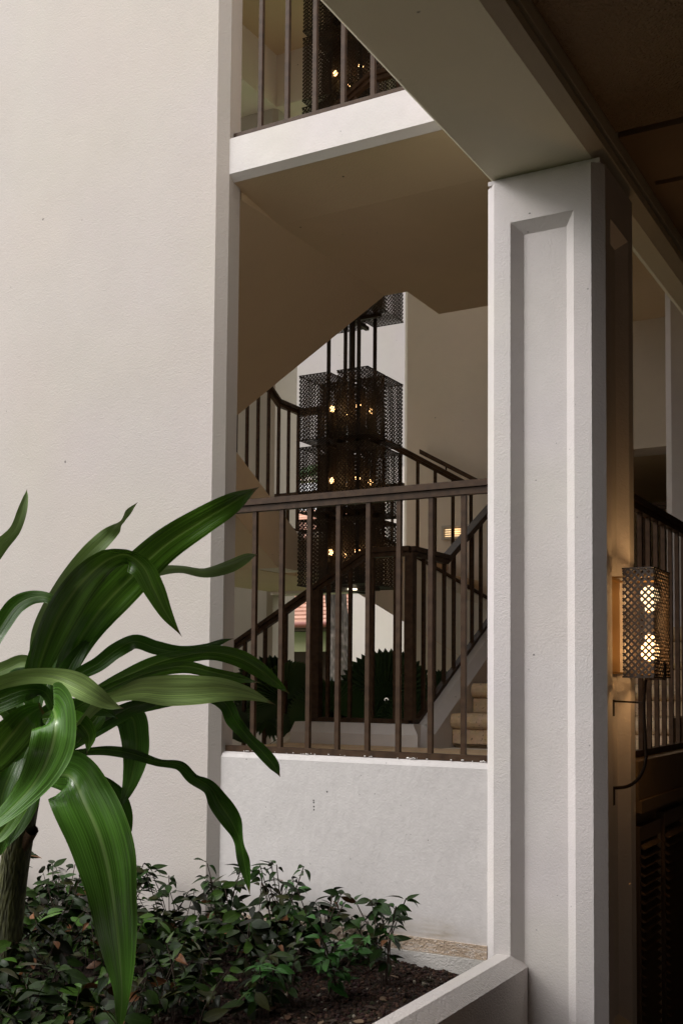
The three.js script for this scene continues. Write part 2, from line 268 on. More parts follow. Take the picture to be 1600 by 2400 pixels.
// ------------------------------------------------------------------ stairs
const stoneMap = tex(512, 512, 0.7, (u, v) => { let k = 0.9 + 0.08 * N[13](u, v * 2) - 0.06 * N[48](u, v * 1.5); const pit = N[96](u, v); if (pit > 0.9) k *= 0.66; return [k, k * (0.95 - 0.05 * N[24](u, v)), k * (0.86 - 0.1 * N[24](u + 0.3, v))]; }, true);
const stoneBump = tex(512, 512, 0.7, (u, v) => (N[96](u, v) > 0.9 ? 0.3 : 0.7) + 0.15 * N[48](u, v));
M.stone = S({ color: C(0.76, 0.64, 0.52), map: stoneMap, roughness: 0.55, bumpMap: stoneBump, bumpScale: 0.003 });
function flight(label, map, y0, W, th, curb, sm = M.stringer) { // map(s, w, y): s along the run from the first riser, w across from the well
  const n = 4, sl = RISE / TREAD, b = map(0, W / 2, y0 - 0.3), t = thing('stair_flight', label, 'stairs', b, 'flights of the stairwell');
  const s0 = (-0.2 - RISE + th) / sl, s1 = (n * RISE - 0.2 - RISE + th) / sl, y1 = y0 + n * RISE;
  const ext = (poly, a, c, mat, name, lab) => { const q = new Q(); q.loft([poly.map(([s, y]) => map(s, a, y)), poly.map(([s, y]) => map(s, c, y))], false, false); const tr = THREE.ShapeUtils.triangulateShape(poly.map((p) => new THREE.Vector2(...p)), []); for (const f of tr) for (const w of [a, c]) q.tri(...f.map((k) => map(poly[k][0], w, poly[k][1]))); add(t, name, q.build(), mat, lab); };
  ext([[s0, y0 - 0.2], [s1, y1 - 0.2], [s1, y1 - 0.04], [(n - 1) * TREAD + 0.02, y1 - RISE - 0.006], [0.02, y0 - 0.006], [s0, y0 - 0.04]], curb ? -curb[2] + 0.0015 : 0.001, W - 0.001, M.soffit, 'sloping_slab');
  for (let i = 0; i < n; i++) {
    const s = i * TREAD, T = y0 + (i + 1) * RISE, e = s + TREAD - 0.003, r = 0.043, pts = [[s, T - RISE + 0.003], [s, T - 2 * r - 0.006], [s + 0.012, T - 2 * r]];
    for (let k = 0; k <= 7; k++) { const a = -Math.PI / 2 - Math.PI * k / 7; pts.push([s + 0.005 + Math.cos(a) * 0.038, T - r + Math.sin(a) * r]); }
    pts.push([e, T], [e, T - 0.03], [s + 0.05, T - RISE + 0.003]);
    ext(pts, 0.004 + 0.002 * (i % 2), W - 0.004, M.stone, 'step');
  }
  if (curb) { // stringer with a chamfered top, over the whole run of the well's side
    const [A, B, tk] = curb, up = 0.075, q = new Q(), bot = (s) => (s < s0 ? y0 - 0.2 : s > s1 ? y1 - 0.2 : y0 + RISE - th + sl * s) + 0.004, top = (s) => Math.max(Math.min(y0 + RISE + sl * s + up, y1 + 0.115), y0 + 0.115);
    const knees = [A, s0, (0.115 - RISE - up) / sl, s1, (n * RISE + 0.115 - RISE - up) / sl, B].filter((s) => s >= A && s <= B).sort((a, b) => a - b);
    q.loft(knees.map((s) => { const y = top(s), k = bot(s); return [map(s, 0, k), map(s, 0, y - 0.055), map(s, -0.05, y), map(s, -tk + 0.05, y), map(s, -tk, y - 0.055), map(s, -tk, k)]; }));
    add(t, 'stringer', q.build(), sm);
  }
  return t;
}
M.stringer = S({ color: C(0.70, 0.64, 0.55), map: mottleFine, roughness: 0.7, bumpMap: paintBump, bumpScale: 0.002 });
const TH = 0.42;
flight('stair flight of pale stone steps rising away behind the white column', (s, w, y) => [CX + w, y, -5.88 - s], F1, 1.24, TH, [-0.249, 1.42, 0.173], M.smoothWhite);
flight('stair flight along the back wall, rising to the left behind the chandelier', (s, w, y) => [-2.98 - s, y, ZBo - w], F2, 1.19, TH, [-0.183, 1.44, 0.22]);
flight('stair flight at the left of the well, rising towards the viewer', (s, w, y) => [XLo - w, y, -7.0 + s], F3, 1.0, TH, [-0.3, 1.27, 0.22]);
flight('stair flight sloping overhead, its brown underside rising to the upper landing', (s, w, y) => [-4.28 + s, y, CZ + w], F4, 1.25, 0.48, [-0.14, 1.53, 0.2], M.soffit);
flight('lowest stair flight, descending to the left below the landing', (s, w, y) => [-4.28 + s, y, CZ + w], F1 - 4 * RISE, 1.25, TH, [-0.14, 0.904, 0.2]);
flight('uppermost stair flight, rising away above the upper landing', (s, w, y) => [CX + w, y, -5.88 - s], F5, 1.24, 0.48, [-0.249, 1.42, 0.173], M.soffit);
// landings
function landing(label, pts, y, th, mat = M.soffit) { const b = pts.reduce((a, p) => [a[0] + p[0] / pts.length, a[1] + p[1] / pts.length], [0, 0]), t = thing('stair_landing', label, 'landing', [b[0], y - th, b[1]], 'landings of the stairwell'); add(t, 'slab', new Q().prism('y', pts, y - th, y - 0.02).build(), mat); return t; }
const LA = -2.8935, Zc = -6.066;
{
  const front = [[LA, -4.501], [-1.334, -4.501], [-1.334, Zc], [CXw, Zc], [CXw, CZw + 0.001], [LA, CZw + 0.001]];
  const t1 = landing('lower stair landing with beige floor tiles, behind the front guardrail', [[LA - 0.46, -4.2], [-1.334, -4.2], [-1.334, -5.88], [CX, -5.88], [CX, CZ], [LA - 0.46, CZ]], F1, 0.2, M.inner);
  for (let i = 0; i < 5; i++) for (let j = 0; j < 4; j++) { const x0 = -3.078 + i * 0.42, z0 = -5.428 + j * 0.42, x1 = Math.min(x0 + 0.414, -1.34), z1 = Math.min(z0 + 0.414, -4.21); if (z1 > z0 + 0.05) add(t1, 'floor_tile', box(x0, F1 - 0.018, z0, x1, F1 - 0.0007 * ((i + j) % 2), z1), M.stone); }
  const t5 = landing('upper stair landing seen from below, with a flat brown underside', front, F5, 0.2);
  add(t5, 'floor_finish', new Q().prism('y', front, F5 - 0.019, F5).build(), M.stone);
}
landing('landing at the far right corner of the stairwell', [[-3.0, ZBo], [CX, ZBo], [CX, -6.80], [-1.334, -6.80], [-1.334, ZW], [-3.0, ZW]], F2, 0.2);
landing('landing at the far right corner, one storey higher', [[-3.0, ZBo], [CX, ZBo], [CX, -6.80], [-1.334, -6.80], [-1.334, ZW], [-3.0, ZW]], F2 + 16 * RISE, 0.24);
landing('landing at the far left corner of the stairwell', [[-3.95, ZBo], [XLo, ZBo], [XLo, -6.93], [XO, -6.93], [XO, ZW], [-3.95, ZW]], F3, 0.2);
landing('landing at the near left corner of the stairwell', [[-4.24, -4.28], [XO, -4.28], [XO, -6.05], [XLo, -6.05], [XLo, CZ], [-4.24, CZ]], F4, 0.2);
// level curb between lower landing and well
{
  const t = thing('landing_curb', 'low white curb along the back of the lower landing, under the inner guardrail', 'curb', [-3.0, F1 - 0.2, -5.57]);
  const y = F1 + 0.118, r = (x, xi) => [[x, F1 - 0.2, CZ], [x, y - 0.055, CZ], [xi, y, CZ - 0.05], [xi, y, CZw + 0.05], [x, y - 0.055, CZw], [x, F1 - 0.2, CZw]];
  add(t, 'curb', new Q().loft([r(-3.375, -3.375), r(CX, CX - 0.05)]).build(), M.smoothWhite);
}
// white edge band of the upper landing
{
  const t = thing('landing_fascia', 'bright white edge band of the upper landing below its balusters', 'fascia', [-2.26, 2.2, -4.12]);
  const c = 0.035;
  add(t, 'band', new Q().prism('x', [[PZ - c, 2.306 - c * 0.75], [PZ, 2.306], [PZ, 2.47], [PZ - 0.012, 2.478], [-4.17, 2.478], [-4.17, 2.2805]], XW, XB).build(), M.smoothWhite);
  add(t, 'underside', new Q().prism('x', [[PZ - c - 0.001, 2.279], [-4.5, F5 - 0.2], [-4.5, 2.43], [-4.171, 2.43], [-4.171, 2.2795]], XW - 0.3, XB + 0.3).build(), M.soffit);
}
// back wall, with the doorway off the far right landing
{
  const t = thing('back_wall', 'beige back wall of the stairwell with a wall handrail and a louvred step light', 'wall', [-2.7, GY, -8.8]);
  const x0 = -4.255, x1 = -1.164, d0 = -2.75, d1 = -1.7, dt = 1.86;
  add(t, 'wall', new Q().prism('y', [[x0, ZW], [d0, ZW], [d0, ZW - 0.25], [x0 - 0.042, ZW - 0.25], [x0 - 0.042, ZW - 0.042]], GY, ROOF).build(), M.inner);
  add(t, 'wall', box(d1, GY, ZW - 0.25, x1, ROOF, ZW), M.inner);
  add(t, 'lintel_wall', box(d0 + 0.001, 1.918, ZW - 0.249, d1 - 0.001, ROOF, ZW - 0.001), M.inner);
  add(t, 'lintel', box(d0 + 0.001, dt, ZW - 0.3, d1 - 0.001, 1.917, ZW + 0.008), M.inner);
  add(t, 'sill_wall', box(d0 + 0.001, GY, ZW - 0.249, d1 - 0.001, F2 - 0.2, ZW - 0.001), M.inner);
  const c = thing('corridor', 'dark corridor seen through the doorway of the back wall', 'corridor', [-2.2, F2, -10]);
  add(c, 'ceiling', box(-3, dt + 0.002, -11.4, -1.2, dt + 0.12, ZW - 0.302), M.soffit); add(c, 'end_wall', box(-3, F2, -11.6, -1.2, dt + 0.12, -11.41), M.soffit);
  add(c, 'side_wall', box(-3.1, F2, -11.4, -3.002, dt, ZW - 0.302), M.soffit); add(c, 'side_wall', box(-1.198, F2, -11.4, -1.1, dt, ZW - 0.302), M.soffit); add(c, 'floor', box(-3, F2 - 0.2, -11.4, -1.2, F2, ZW - 0.252), M.trim);
}
// ring beams and roof of the stairwell
{
  const t = thing('stairwell_roof', 'stairwell roof with deep olive ring beams, high above the chandelier', 'roof', [-3.5, 5.47, -6.4]);
  add(t, 'left_beam', box(XO - 0.45, 5.47, ZW + 0.001, XO, ROOF + 0.2, -4.28), M.inner);
  add(t, 'back_beam', box(-8.2, 5.472, ZW - 0.46, -4.3, ROOF + 0.2, ZW), M.inner);
  add(t, 'front_beam', box(XW + 0.002, 5.2, -4.27, XB, ROOF + 0.2, PZ - 0.002), M.smoothWhite);
  add(t, 'roof_slab', box(-8.2, ROOF, -9.2, -0.9, ROOF + 0.2, -4.272), M.soffit);
  const b = thing('back_beam', 'grey beam under the far left landing, between the corner columns', 'beam', [-6.6, 0.8, -8.9]);
  add(b, 'beam', box(-8.2, 0.82, ZW - 0.4, XO - 0.47, F3 + 0.02, ZW + 0.001), M.inner);
  add(b, 'edge_beam', box(XO + 0.001, 0.82, ZW - 0.2, -4.3, F3 + 0.02, ZW - 0.002), M.inner);
  const u = thing('edge_beam', 'pale edge beam along the upper floor at the back of the stairwell', 'beam', [-5, 2.2, -8.9]);
  add(u, 'beam', box(-8.2, F5 - 0.55, ZW - 0.4, XO - 0.47, F5, ZW - 0.001), M.inner);
}

// ------------------------------------------------------------------ guardrails
const grime = tex(256, 256, 0.5, (u, v) => { const k = 0.8 + 0.3 * N[24](u, v) + (N[96](u, v) > 0.9 ? 0.35 : 0); return [k, k * 0.97, k * 0.94]; }, true);
const bronze = new THREE.MeshPhysicalMaterial({ color: C(0.062, 0.036, 0.021), map: grime, roughness: 0.45, specularIntensity: 0.35, bumpMap: paintBump, bumpScale: 0.0008 });
const lerpPts = (pts, s) => { if (s <= pts[0][0]) return pts[0][1]; for (let i = 1; i < pts.length; i++) if (s <= pts[i][0]) return mix(pts[i - 1][1], pts[i][1], (s - pts[i - 1][0]) / (pts[i][0] - pts[i - 1][0])); return pts[pts.length - 1][1]; };
const unit = {}; // shared baluster bars
function railing(label, pos, side, top, base, spots, posts = [], o = {}) {
  const s0 = top[0][0], s1 = top[top.length - 1][0], m = (s0 + s1) / 2, [bx, bz] = pos(m), by = Math.min(...base.map((b) => b[1]));
  const t = thing('guardrail', label, 'guardrail', [bx, by, bz], o.group), w = o.w ?? 0.0195, mat = o.mat ?? bronze;
  const P = (pts, dy) => pts.map(([s, y]) => { const [x, z] = pos(s); return [x, y + dy, z]; });
  add(t, 'handrail', merge([bar(P(top, -0.013), 0.055, 0.026, side), bar(P(top, -0.041), 0.032, 0.026, side)]), mat);
  add(t, 'bottom_rail', bar(P(base, 0.013), 0.034, 0.026, side), mat);
  const stick = (name, s, wd) => { const [x, z] = pos(s), a = lerpPts(base, s) + 0.02, b = lerpPts(top, s) - 0.04, k = wd; unit[k] ??= muv(new THREE.BoxGeometry(k, 1, k)); const me = add(t, name, unit[k], mat); me.position.add(V3(x, (a + b) / 2, z)); me.scale.set(1, b - a, 1); };
  for (const s of spots) stick('baluster', s, w);
  for (const s of posts) stick('post', s, 0.05);
  return t;
}
const run = (a, b, step = 0.141, skip = []) => { const l = []; for (let s = a; s <= b; s += step) if (!skip.some((k) => Math.abs(k - s) < 0.07)) l.push(s); return l; };
const X1 = [1, 0, 0], Z1 = [0, 0, 1], SL = RISE / TREAD;
railing('front guardrail with eight square balusters on the low white parapet', (s) => [s, -4.112], Z1, [[XW + 0.006, 0.812], [XB + 0.04, 0.812]], [[XW + 0.006, -0.301], [XB + 0.04, -0.301]], [-2.747, -2.606, -2.466, -2.323, -2.180, -2.038, -1.894, -1.751], []);
railing('guardrail of the upper landing, standing on the bright white edge band', (s) => [s, -4.112], Z1, [[XW + 0.006, 3.58], [XB + 0.04, 3.58]], [[XW + 0.006, 2.477], [XB + 0.04, 2.477]], [-2.747, -2.606, -2.462, -2.319, -2.174, -2.026, -1.885, -1.744], []);
for (const up of [0, 16 * RISE]) {
  const F = F1 + up;
  railing(up ? 'inner guardrail of the upper landing behind its front balusters' : 'inner guardrail behind the landing with two thick posts, sloping down to the left', (s) => [s, -5.57], Z1,
    [[-4.46, F + 1.1 - SL * 1.495], [-2.965, F + 1.1], [-2.69, F + 1.1]], [[-4.46, F + 0.075 - SL * 1.08], [-3.375, F + 0.078], [-3.31, F + 0.118], [-2.69, F + 0.118]], run(-4.36, -2.75, 0.1435, [-3.287]), [-3.287, -2.69]);
  if (!up) railing('guardrail climbing beside the stone steps behind the white column', (s) => [-2.69, -s], X1, [[5.57, F + 1.1], [6.05, F + 1.1], [7.25, F2 + 1.1], [7.41, F2 + 1.1]], [[5.57, F + 0.118], [5.65, F + 0.118], [6.85, F2 + 0.118], [7.41, F2 + 0.118]], run(5.74, 7.38, 0.141), []);
}
railing('guardrail along the back flight, rising to the left behind the chandelier', (s) => [-s, -7.41], Z1, [[2.69, F2 + 1.1], [3.12, F2 + 1.1], [4.32, F3 + 1.1], [4.53, F3 + 1.1]], [[2.69, F2 + 0.118], [2.749, F2 + 0.118], [3.95, F3 + 0.118], [4.53, F3 + 0.118]], run(2.82, 4.5, 0.141), [2.69]);
railing('guardrail of the left flight, rising towards the viewer under the sloping soffit', (s) => [-4.53, s - 7.41], X1, [[0, F3 + 1.1], [0.34, F3 + 1.1], [1.54, F4 + 1.1], [1.84, F4 + 1.1]], [[0, F3 + 0.118], [0.18, F3 + 0.118], [1.38, F4 + 0.118], [1.84, F4 + 0.118]], run(0.05, 1.8, 0.141), []);
railing('dark side guardrail between the two columns beside the walkway', (s) => [-1.249, -s], X1, [[4.505, 0.812], [6.99, 0.812]], [[4.505, -0.299], [6.99, -0.299]], run(4.6, 6.95, 0.141), []);
railing('guardrail at the doorway of the back wall', (s) => [s, -8.86], Z1, [[-2.74, F2 + 1.09], [-1.71, F2 + 1.09]], [[-2.74, F2 + 0.05], [-1.71, F2 + 0.05]], run(-2.66, -1.75, 0.141), []);
railing('guardrail at the open back of the far left landing', (s) => [s, -8.78], Z1, [[XO + 0.01, F3 + 0.72], [-4.31, F3 + 0.72]], [[XO + 0.01, F3 + 0.06], [-4.31, F3 + 0.06]], run(XO + 0.1, -4.35, 0.141), []);
{ // handrail on the back wall
  const t = thing('wall_handrail', 'short brown handrail fixed to the beige back wall above the stairs', 'handrail', [-3.8, 1.6, ZW + 0.06]);
  const a = [-4.09, 2.0, ZW + 0.07], b = [-3.0, 1.385, ZW + 0.07];
  add(t, 'rail', bar([a, b], 0.045, 0.04, Z1), bronze);
  for (const k of [0.22, 0.8]) add(t, 'bracket', tube([[mix(a[0], b[0], k), mix(a[1], b[1], k) - 0.015, ZW + 0.07], [mix(a[0], b[0], k), mix(a[1], b[1], k) - 0.07, ZW + 0.06], [mix(a[0], b[0], k), mix(a[1], b[1], k) - 0.08, ZW - 0.005]], 0.008, 6, 10), bronze);
}

// ------------------------------------------------------------------ lamps
function lattice2(w, h, pitch, b, th) { // diagonal lattice w by h in the xy plane, corner at 0,0, plus an edge strip; thin square bars of real depth
  const l = [], d = pitch;
  for (const sgn of [1, -1]) for (let c = -Math.ceil((w + h) / d) * d; c < w + h + d; c += d) {
    const pts = []; // line y = sgn * x + k, k chosen so that both families run over the whole face
    const k = sgn > 0 ? c : c + d / 2, put = (x, y) => { if (x > -1e-6 && x < w + 1e-6 && y > -1e-6 && y < h + 1e-6) pts.push([x, y]); };
    put(0, k); put(w, sgn * w + k); put((0 - k) / sgn, 0); put((h - k) / sgn, h);
    pts.sort((p, q) => p[0] - q[0]); if (pts.length < 2) continue; const A = pts[0], B = pts[pts.length - 1], L = Math.hypot(B[0] - A[0], B[1] - A[1]); if (L < 0.008) continue;
    const nx = -(B[1] - A[1]) / L * b / 2, ny = (B[0] - A[0]) / L * b / 2, o = sgn > 0 ? 0 : 0.0004;
    const ring = (P) => [[P[0] - nx, P[1] - ny, -o], [P[0] + nx, P[1] + ny, -o], [P[0] + nx, P[1] + ny, -th - o], [P[0] - nx, P[1] - ny, -th - o]];
    l.push(new Q().loft([ring(A), ring(B)], false, false).build());
  }
  return merge(l);
}
function mesh3(w, d, h, pitch, b, caps) { // a lattice box, corner at its middle bottom
  const f = lattice2(w, h, pitch, b, 0.002), g = w === d ? f : lattice2(d, h, pitch, b, 0.002), l = [], put = (geo, ry, x, z) => l.push(geo.clone().rotateY(ry).translate(x, 0, z));
  put(f, 0, -w / 2, d / 2); put(f, Math.PI, w / 2, -d / 2); put(g, Math.PI / 2, w / 2, d / 2); put(g, -Math.PI / 2, -w / 2, -d / 2);
  if (caps) { const c = lattice2(w, d, pitch, b, 0.002); for (const y of [0.004, h - 0.002]) l.push(c.clone().rotateX(-Math.PI / 2).translate(-w / 2, y, d / 2)); }
  const e = 0.005; for (const y of [0, h]) for (const [x0, z0, x1, z1] of [[-w / 2, d / 2, w / 2, d / 2], [-w / 2, -d / 2, w / 2, -d / 2], [-w / 2, -d / 2, -w / 2, d / 2], [w / 2, -d / 2, w / 2, d / 2]]) l.push(box(Math.min(x0, x1) - e / 2, y - e / 2, Math.min(z0, z1) - e / 2, Math.max(x0, x1) + e / 2, y + e / 2, Math.max(z0, z1) + e / 2));
  return merge(l);
}
const meshMetal = S({ color: C(0.03, 0.02, 0.014), roughness: 0.5, metalness: 0.35 });
const brass = S({ color: C(0.42, 0.25, 0.09), roughness: 0.38, metalness: 0.75 });
const glow = (k, c = [1, 0.62, 0.3]) => S({ color: C(0.9, 0.7, 0.45), emissive: C(...c), emissiveIntensity: k, roughness: 0.4 });
const warm = new THREE.Color(1, 0.56, 0.22);
function bulbLight(x, y, z, I, r) { const p = new THREE.PointLight(warm, I, 0, 2); p.position.set(x, y + E, z); p.castShadow = true; p.shadow.radius = r / 0.02; scene.add(p); }
{
  const cx = -3.65, cz = -6.62, h = 0.26, bw = 0.228, bd = 0.25, off = h - bw / 2, ofz = h - bd / 2, H = 0.44;
  const t = thing('chandelier', 'tall dark chandelier of stacked perforated square boxes hanging down the stairwell', 'chandelier', [cx, 0.64, cz]);
  const shade = mesh3(bw, bd, H, 0.0265, 0.0056, true), bulbG = muvKeep(new THREE.SphereGeometry(0.017, 12, 8)).scale(1, 1.25, 1), bulbM = glow(4.5, [1, 0.55, 0.22]), sleeve = muv(new THREE.CylinderGeometry(0.013, 0.013, 0.13, 10)), liner = box(-0.03, 0, -0.03, 0.03, 0.13, 0.03);
  add(t, 'centre_pole', muv(new THREE.CylinderGeometry(0.0215, 0.0215, ROOF - 0.64, 12).translate(cx, (ROOF + 0.64) / 2, cz)), meshMetal);
  for (const [sx, sz] of [[-1, 1], [1, 1], [1, -1], [-1, -1]]) add(t, 'rod', box(cx + sx * (off - 0.03) - 0.010, 0.66, cz + sz * (off - 0.03) - 0.010, cx + sx * (off - 0.03) + 0.010, ROOF, cz + sz * (off - 0.03) + 0.010), meshMetal);
  for (const y of [0.652, 1.142, 1.632, 2.512, 3.002, 3.492, 3.982, 4.472]) {
    add(t, 'cross_frame', merge([box(cx - h + 0.04, y - 0.03, cz - 0.014, cx + h - 0.04, y - 0.006, cz + 0.014), box(cx - 0.014, y - 0.0305, cz - h + 0.04, cx + 0.014, y - 0.0055, cz - 0.016), box(cx - 0.014, y - 0.0305, cz + 0.016, cx + 0.014, y - 0.0055, cz + h - 0.04)]), meshMetal);
    for (const [sx, sz] of [[-1, 1], [1, 1], [1, -1], [-1, -1]]) {
      const x = cx + sx * off, z = cz + sz * ofz, s = add(t, 'perforated_shade', shade, meshMetal); s.position.add(V3(x, y, z));
      const bx = x - sx * 0.045, bz = z - sz * 0.045;
      const k = part(s, 'bulb', bulbG, bulbM); k.position.set(-sx * 0.045, 0.235, -sz * 0.045);
      const c = part(s, 'candle_sleeve', sleeve, meshMetal); c.position.set(-sx * 0.045, 0.145, -sz * 0.045);
      if (y < 4) bulbLight(bx, y + 0.235, bz, 0.018, 0.019);
    }
  }
  add(t, 'downlight', muv(new THREE.CylinderGeometry(0.062, 0.062, 0.012, 24).translate(cx, 0.636, cz)), glow(1.6, [1, 0.86, 0.6]));
}
{ // wall lantern on the walkway side of the column
  const cx = -1.0695, cz = -4.273, y0 = 0.034, w = 0.115, d = 0.247, H = 0.405;
  const t = thing('wall_sconce', 'lit perforated metal wall lantern with two bulbs on the side of the white column', 'wall lamp', [cx, y0, cz]);
  const s = add(t, 'perforated_shade', mesh3(w, d, H, 0.0256, 0.0072, false), S({ color: C(0.055, 0.038, 0.028), roughness: 0.45, metalness: 0.4 })); s.position.add(V3(cx, y0, cz));
  add(t, 'backplate', box(-1.203, y0 + 0.02, cz - 0.072, -1.192, y0 + 0.385, cz + 0.072), brass);
  for (const y of [y0 + 0.012, y0 + 0.372]) add(t, 'arm', merge([box(-1.192, y, cz - 0.11, -1.012, y + 0.006, cz - 0.10), box(-1.192, y, cz + 0.10, -1.012, y + 0.006, cz + 0.11), box(-1.195, y, cz - 0.0995, -1.185, y + 0.006, cz + 0.0995)]), brass);
  add(t, 'socket', muv(new THREE.CylinderGeometry(0.019, 0.019, 0.085, 16).translate(cx + 0.012, y0 + 0.205, cz)), S({ color: C(0.6, 0.56, 0.52), roughness: 0.5 }));
  const bm = glow(1.25, [1, 0.72, 0.40]), prof = [[0.0, 0.1], [0.018, 0.096], [0.032, 0.08], [0.036, 0.06], [0.03, 0.038], [0.019, 0.018], [0.016, 0]].map((p) => new THREE.Vector2(p[0], p[1]));
  for (const [k, y] of [[1, y0 + 0.249], [-1, y0 + 0.161]]) { add(t, 'bulb', muvKeep(new THREE.LatheGeometry(prof, 20).scale(1, k, 1)).translate(cx + 0.012, y, cz), bm); bulbLight(cx + 0.012, y + k * 0.06, cz, 0.085, 0.03); }
}
{ // curved bracket below the lantern
  const z = -4.273, f = (pts, w, h) => bar(pts, w, h, Z1), m = S({ color: C(0.035, 0.022, 0.015), roughness: 0.5, metalness: 0.4 });
  const t = thing('iron_bracket', 'dark curved iron bracket on the column below the lit wall lantern', 'bracket', [-1.13, -0.43, z]);
  add(t, 'arm', f([[-1.2, -0.058, z], [-1.082, -0.062, z]], 0.012, 0.007), m); add(t, 'wall_tab', box(-1.203, -0.115, z - 0.012, -1.197, -0.052, z + 0.012), m);
  const pts = [[-1.072, 0.03, z], [-1.076, 0.02, z], [-1.08, -0.03, z], [-1.082, -0.1, z], [-1.078, -0.2, z], [-1.076, -0.27, z], [-1.086, -0.315, z], [-1.11, -0.355, z], [-1.145, -0.38, z], [-1.2, -0.39, z]];
  add(t, 'curved_strap', merge([muvKeep(new THREE.TubeGeometry(new THREE.CatmullRomCurve3(pts.map((p) => V3(...p))), 40, 0.0065, 8)).translate(0, 0, -z).scale(1, 1, 1.6).translate(0, 0, z)]), m);
  add(t, 'wall_tab', box(-1.203, -0.455, z - 0.012, -1.197, -0.385, z + 0.012), m);
  add(t, 'base_strap', box(-1.075, 0.024, z - 0.012, -1.004, 0.031, z + 0.012), m); add(t, 'front_tab', box(-1.006, 0.031, z - 0.014, -1.0, 0.09, z + 0.014), m);
}
{ // louvred step light
  const x0 = -3.915, x1 = -3.645, y0 = 1.235, y1 = 1.355, z = ZW, t = thing('step_light', 'small lit louvred step light set in the beige back wall', 'wall lamp', [-3.78, y0, z]), fr = S({ color: C(0.5, 0.47, 0.43), roughness: 0.45, metalness: 0.3 });
  for (const b of [[x0, y0, x1, y0 + 0.02], [x0, y1 - 0.02, x1, y1], [x0, y0 + 0.021, x0 + 0.022, y1 - 0.021], [x1 - 0.022, y0 + 0.021, x1, y1 - 0.021]]) add(t, 'frame', box(b[0], b[1], z + 0.001, b[2], b[3], z + 0.018), fr);
  for (let k = 0; k < 4; k++) add(t, 'slat', new Q().loft([x0 + 0.023, x1 - 0.023].map((x) => [[x, y0 + 0.03 + k * 0.019, z + 0.016], [x, y0 + 0.034 + k * 0.019, z + 0.016], [x, y0 + 0.042 + k * 0.019, z + 0.005], [x, y0 + 0.038 + k * 0.019, z + 0.005]])).build(), fr);
  add(t, 'lamp', box(x0 + 0.03, y0 + 0.024, z + 0.001, x1 - 0.03, y1 - 0.024, z + 0.004), glow(0.55, [1, 0.72, 0.4]));
  const p = new THREE.PointLight(warm, 0.004, 0, 2); p.position.set(-3.78, y0 + 0.06 + E, z + 0.03); p.castShadow = true; scene.add(p);
}

// ------------------------------------------------------------------ beyond the stairwell
{
  const whiteInShade = S({ color: C(0.40, 0.365, 0.365), map: mottleBroad, roughness: 0.9 }), t = thing('white_building', 'white neighbouring building wall seen through the open back of the stairwell', 'building', [-11, GY, -18.2]);  // white walls greyed in colour to stand in for shade; pier left lighter
  const z0 = -18.3, z1 = -18, g = -0.85;
  add(t, 'upper_wall', box(-16.6, 3.93, z0, -6.6, 7.7, z1), whiteInShade);
  add(t, 'wall', box(-16.6, g, z0, -11.8, 3.928, z1 - 0.002), whiteInShade); add(t, 'pier', box(-9.93, g, z0, -6.6, 3.928, z1 - 0.002), S({ color: C(0.56, 0.50, 0.48), map: mottleBroad, roughness: 0.9 }));
  const m = add(t, 'capping', box(-11.8, 3.83, z0 + 0.1, -9.93, 3.928, z1 + 0.03), M.inner); m.userData.label = 'pale lintel over the opening';
}
solo('lawn', (() => { const g = new THREE.PlaneGeometry(120, 60, 1, 1); g.rotateX(-Math.PI / 2); g.translate(-20, -0.8, -39.4); return muv(g); })(), S({ color: C(0.095, 0.18, 0.045), roughness: 1, map: tex(256, 256, 2, (u, v) => { const k = 0.7 + 0.4 * N[96](u, v); return [k, k, k]; }, true) }), null, null, null, 'structure');
solo('terrace_edge', box(-70, GY - 0.05, -9.6, 20, -0.802, -9.4), M.inner, null, null, null, 'structure');
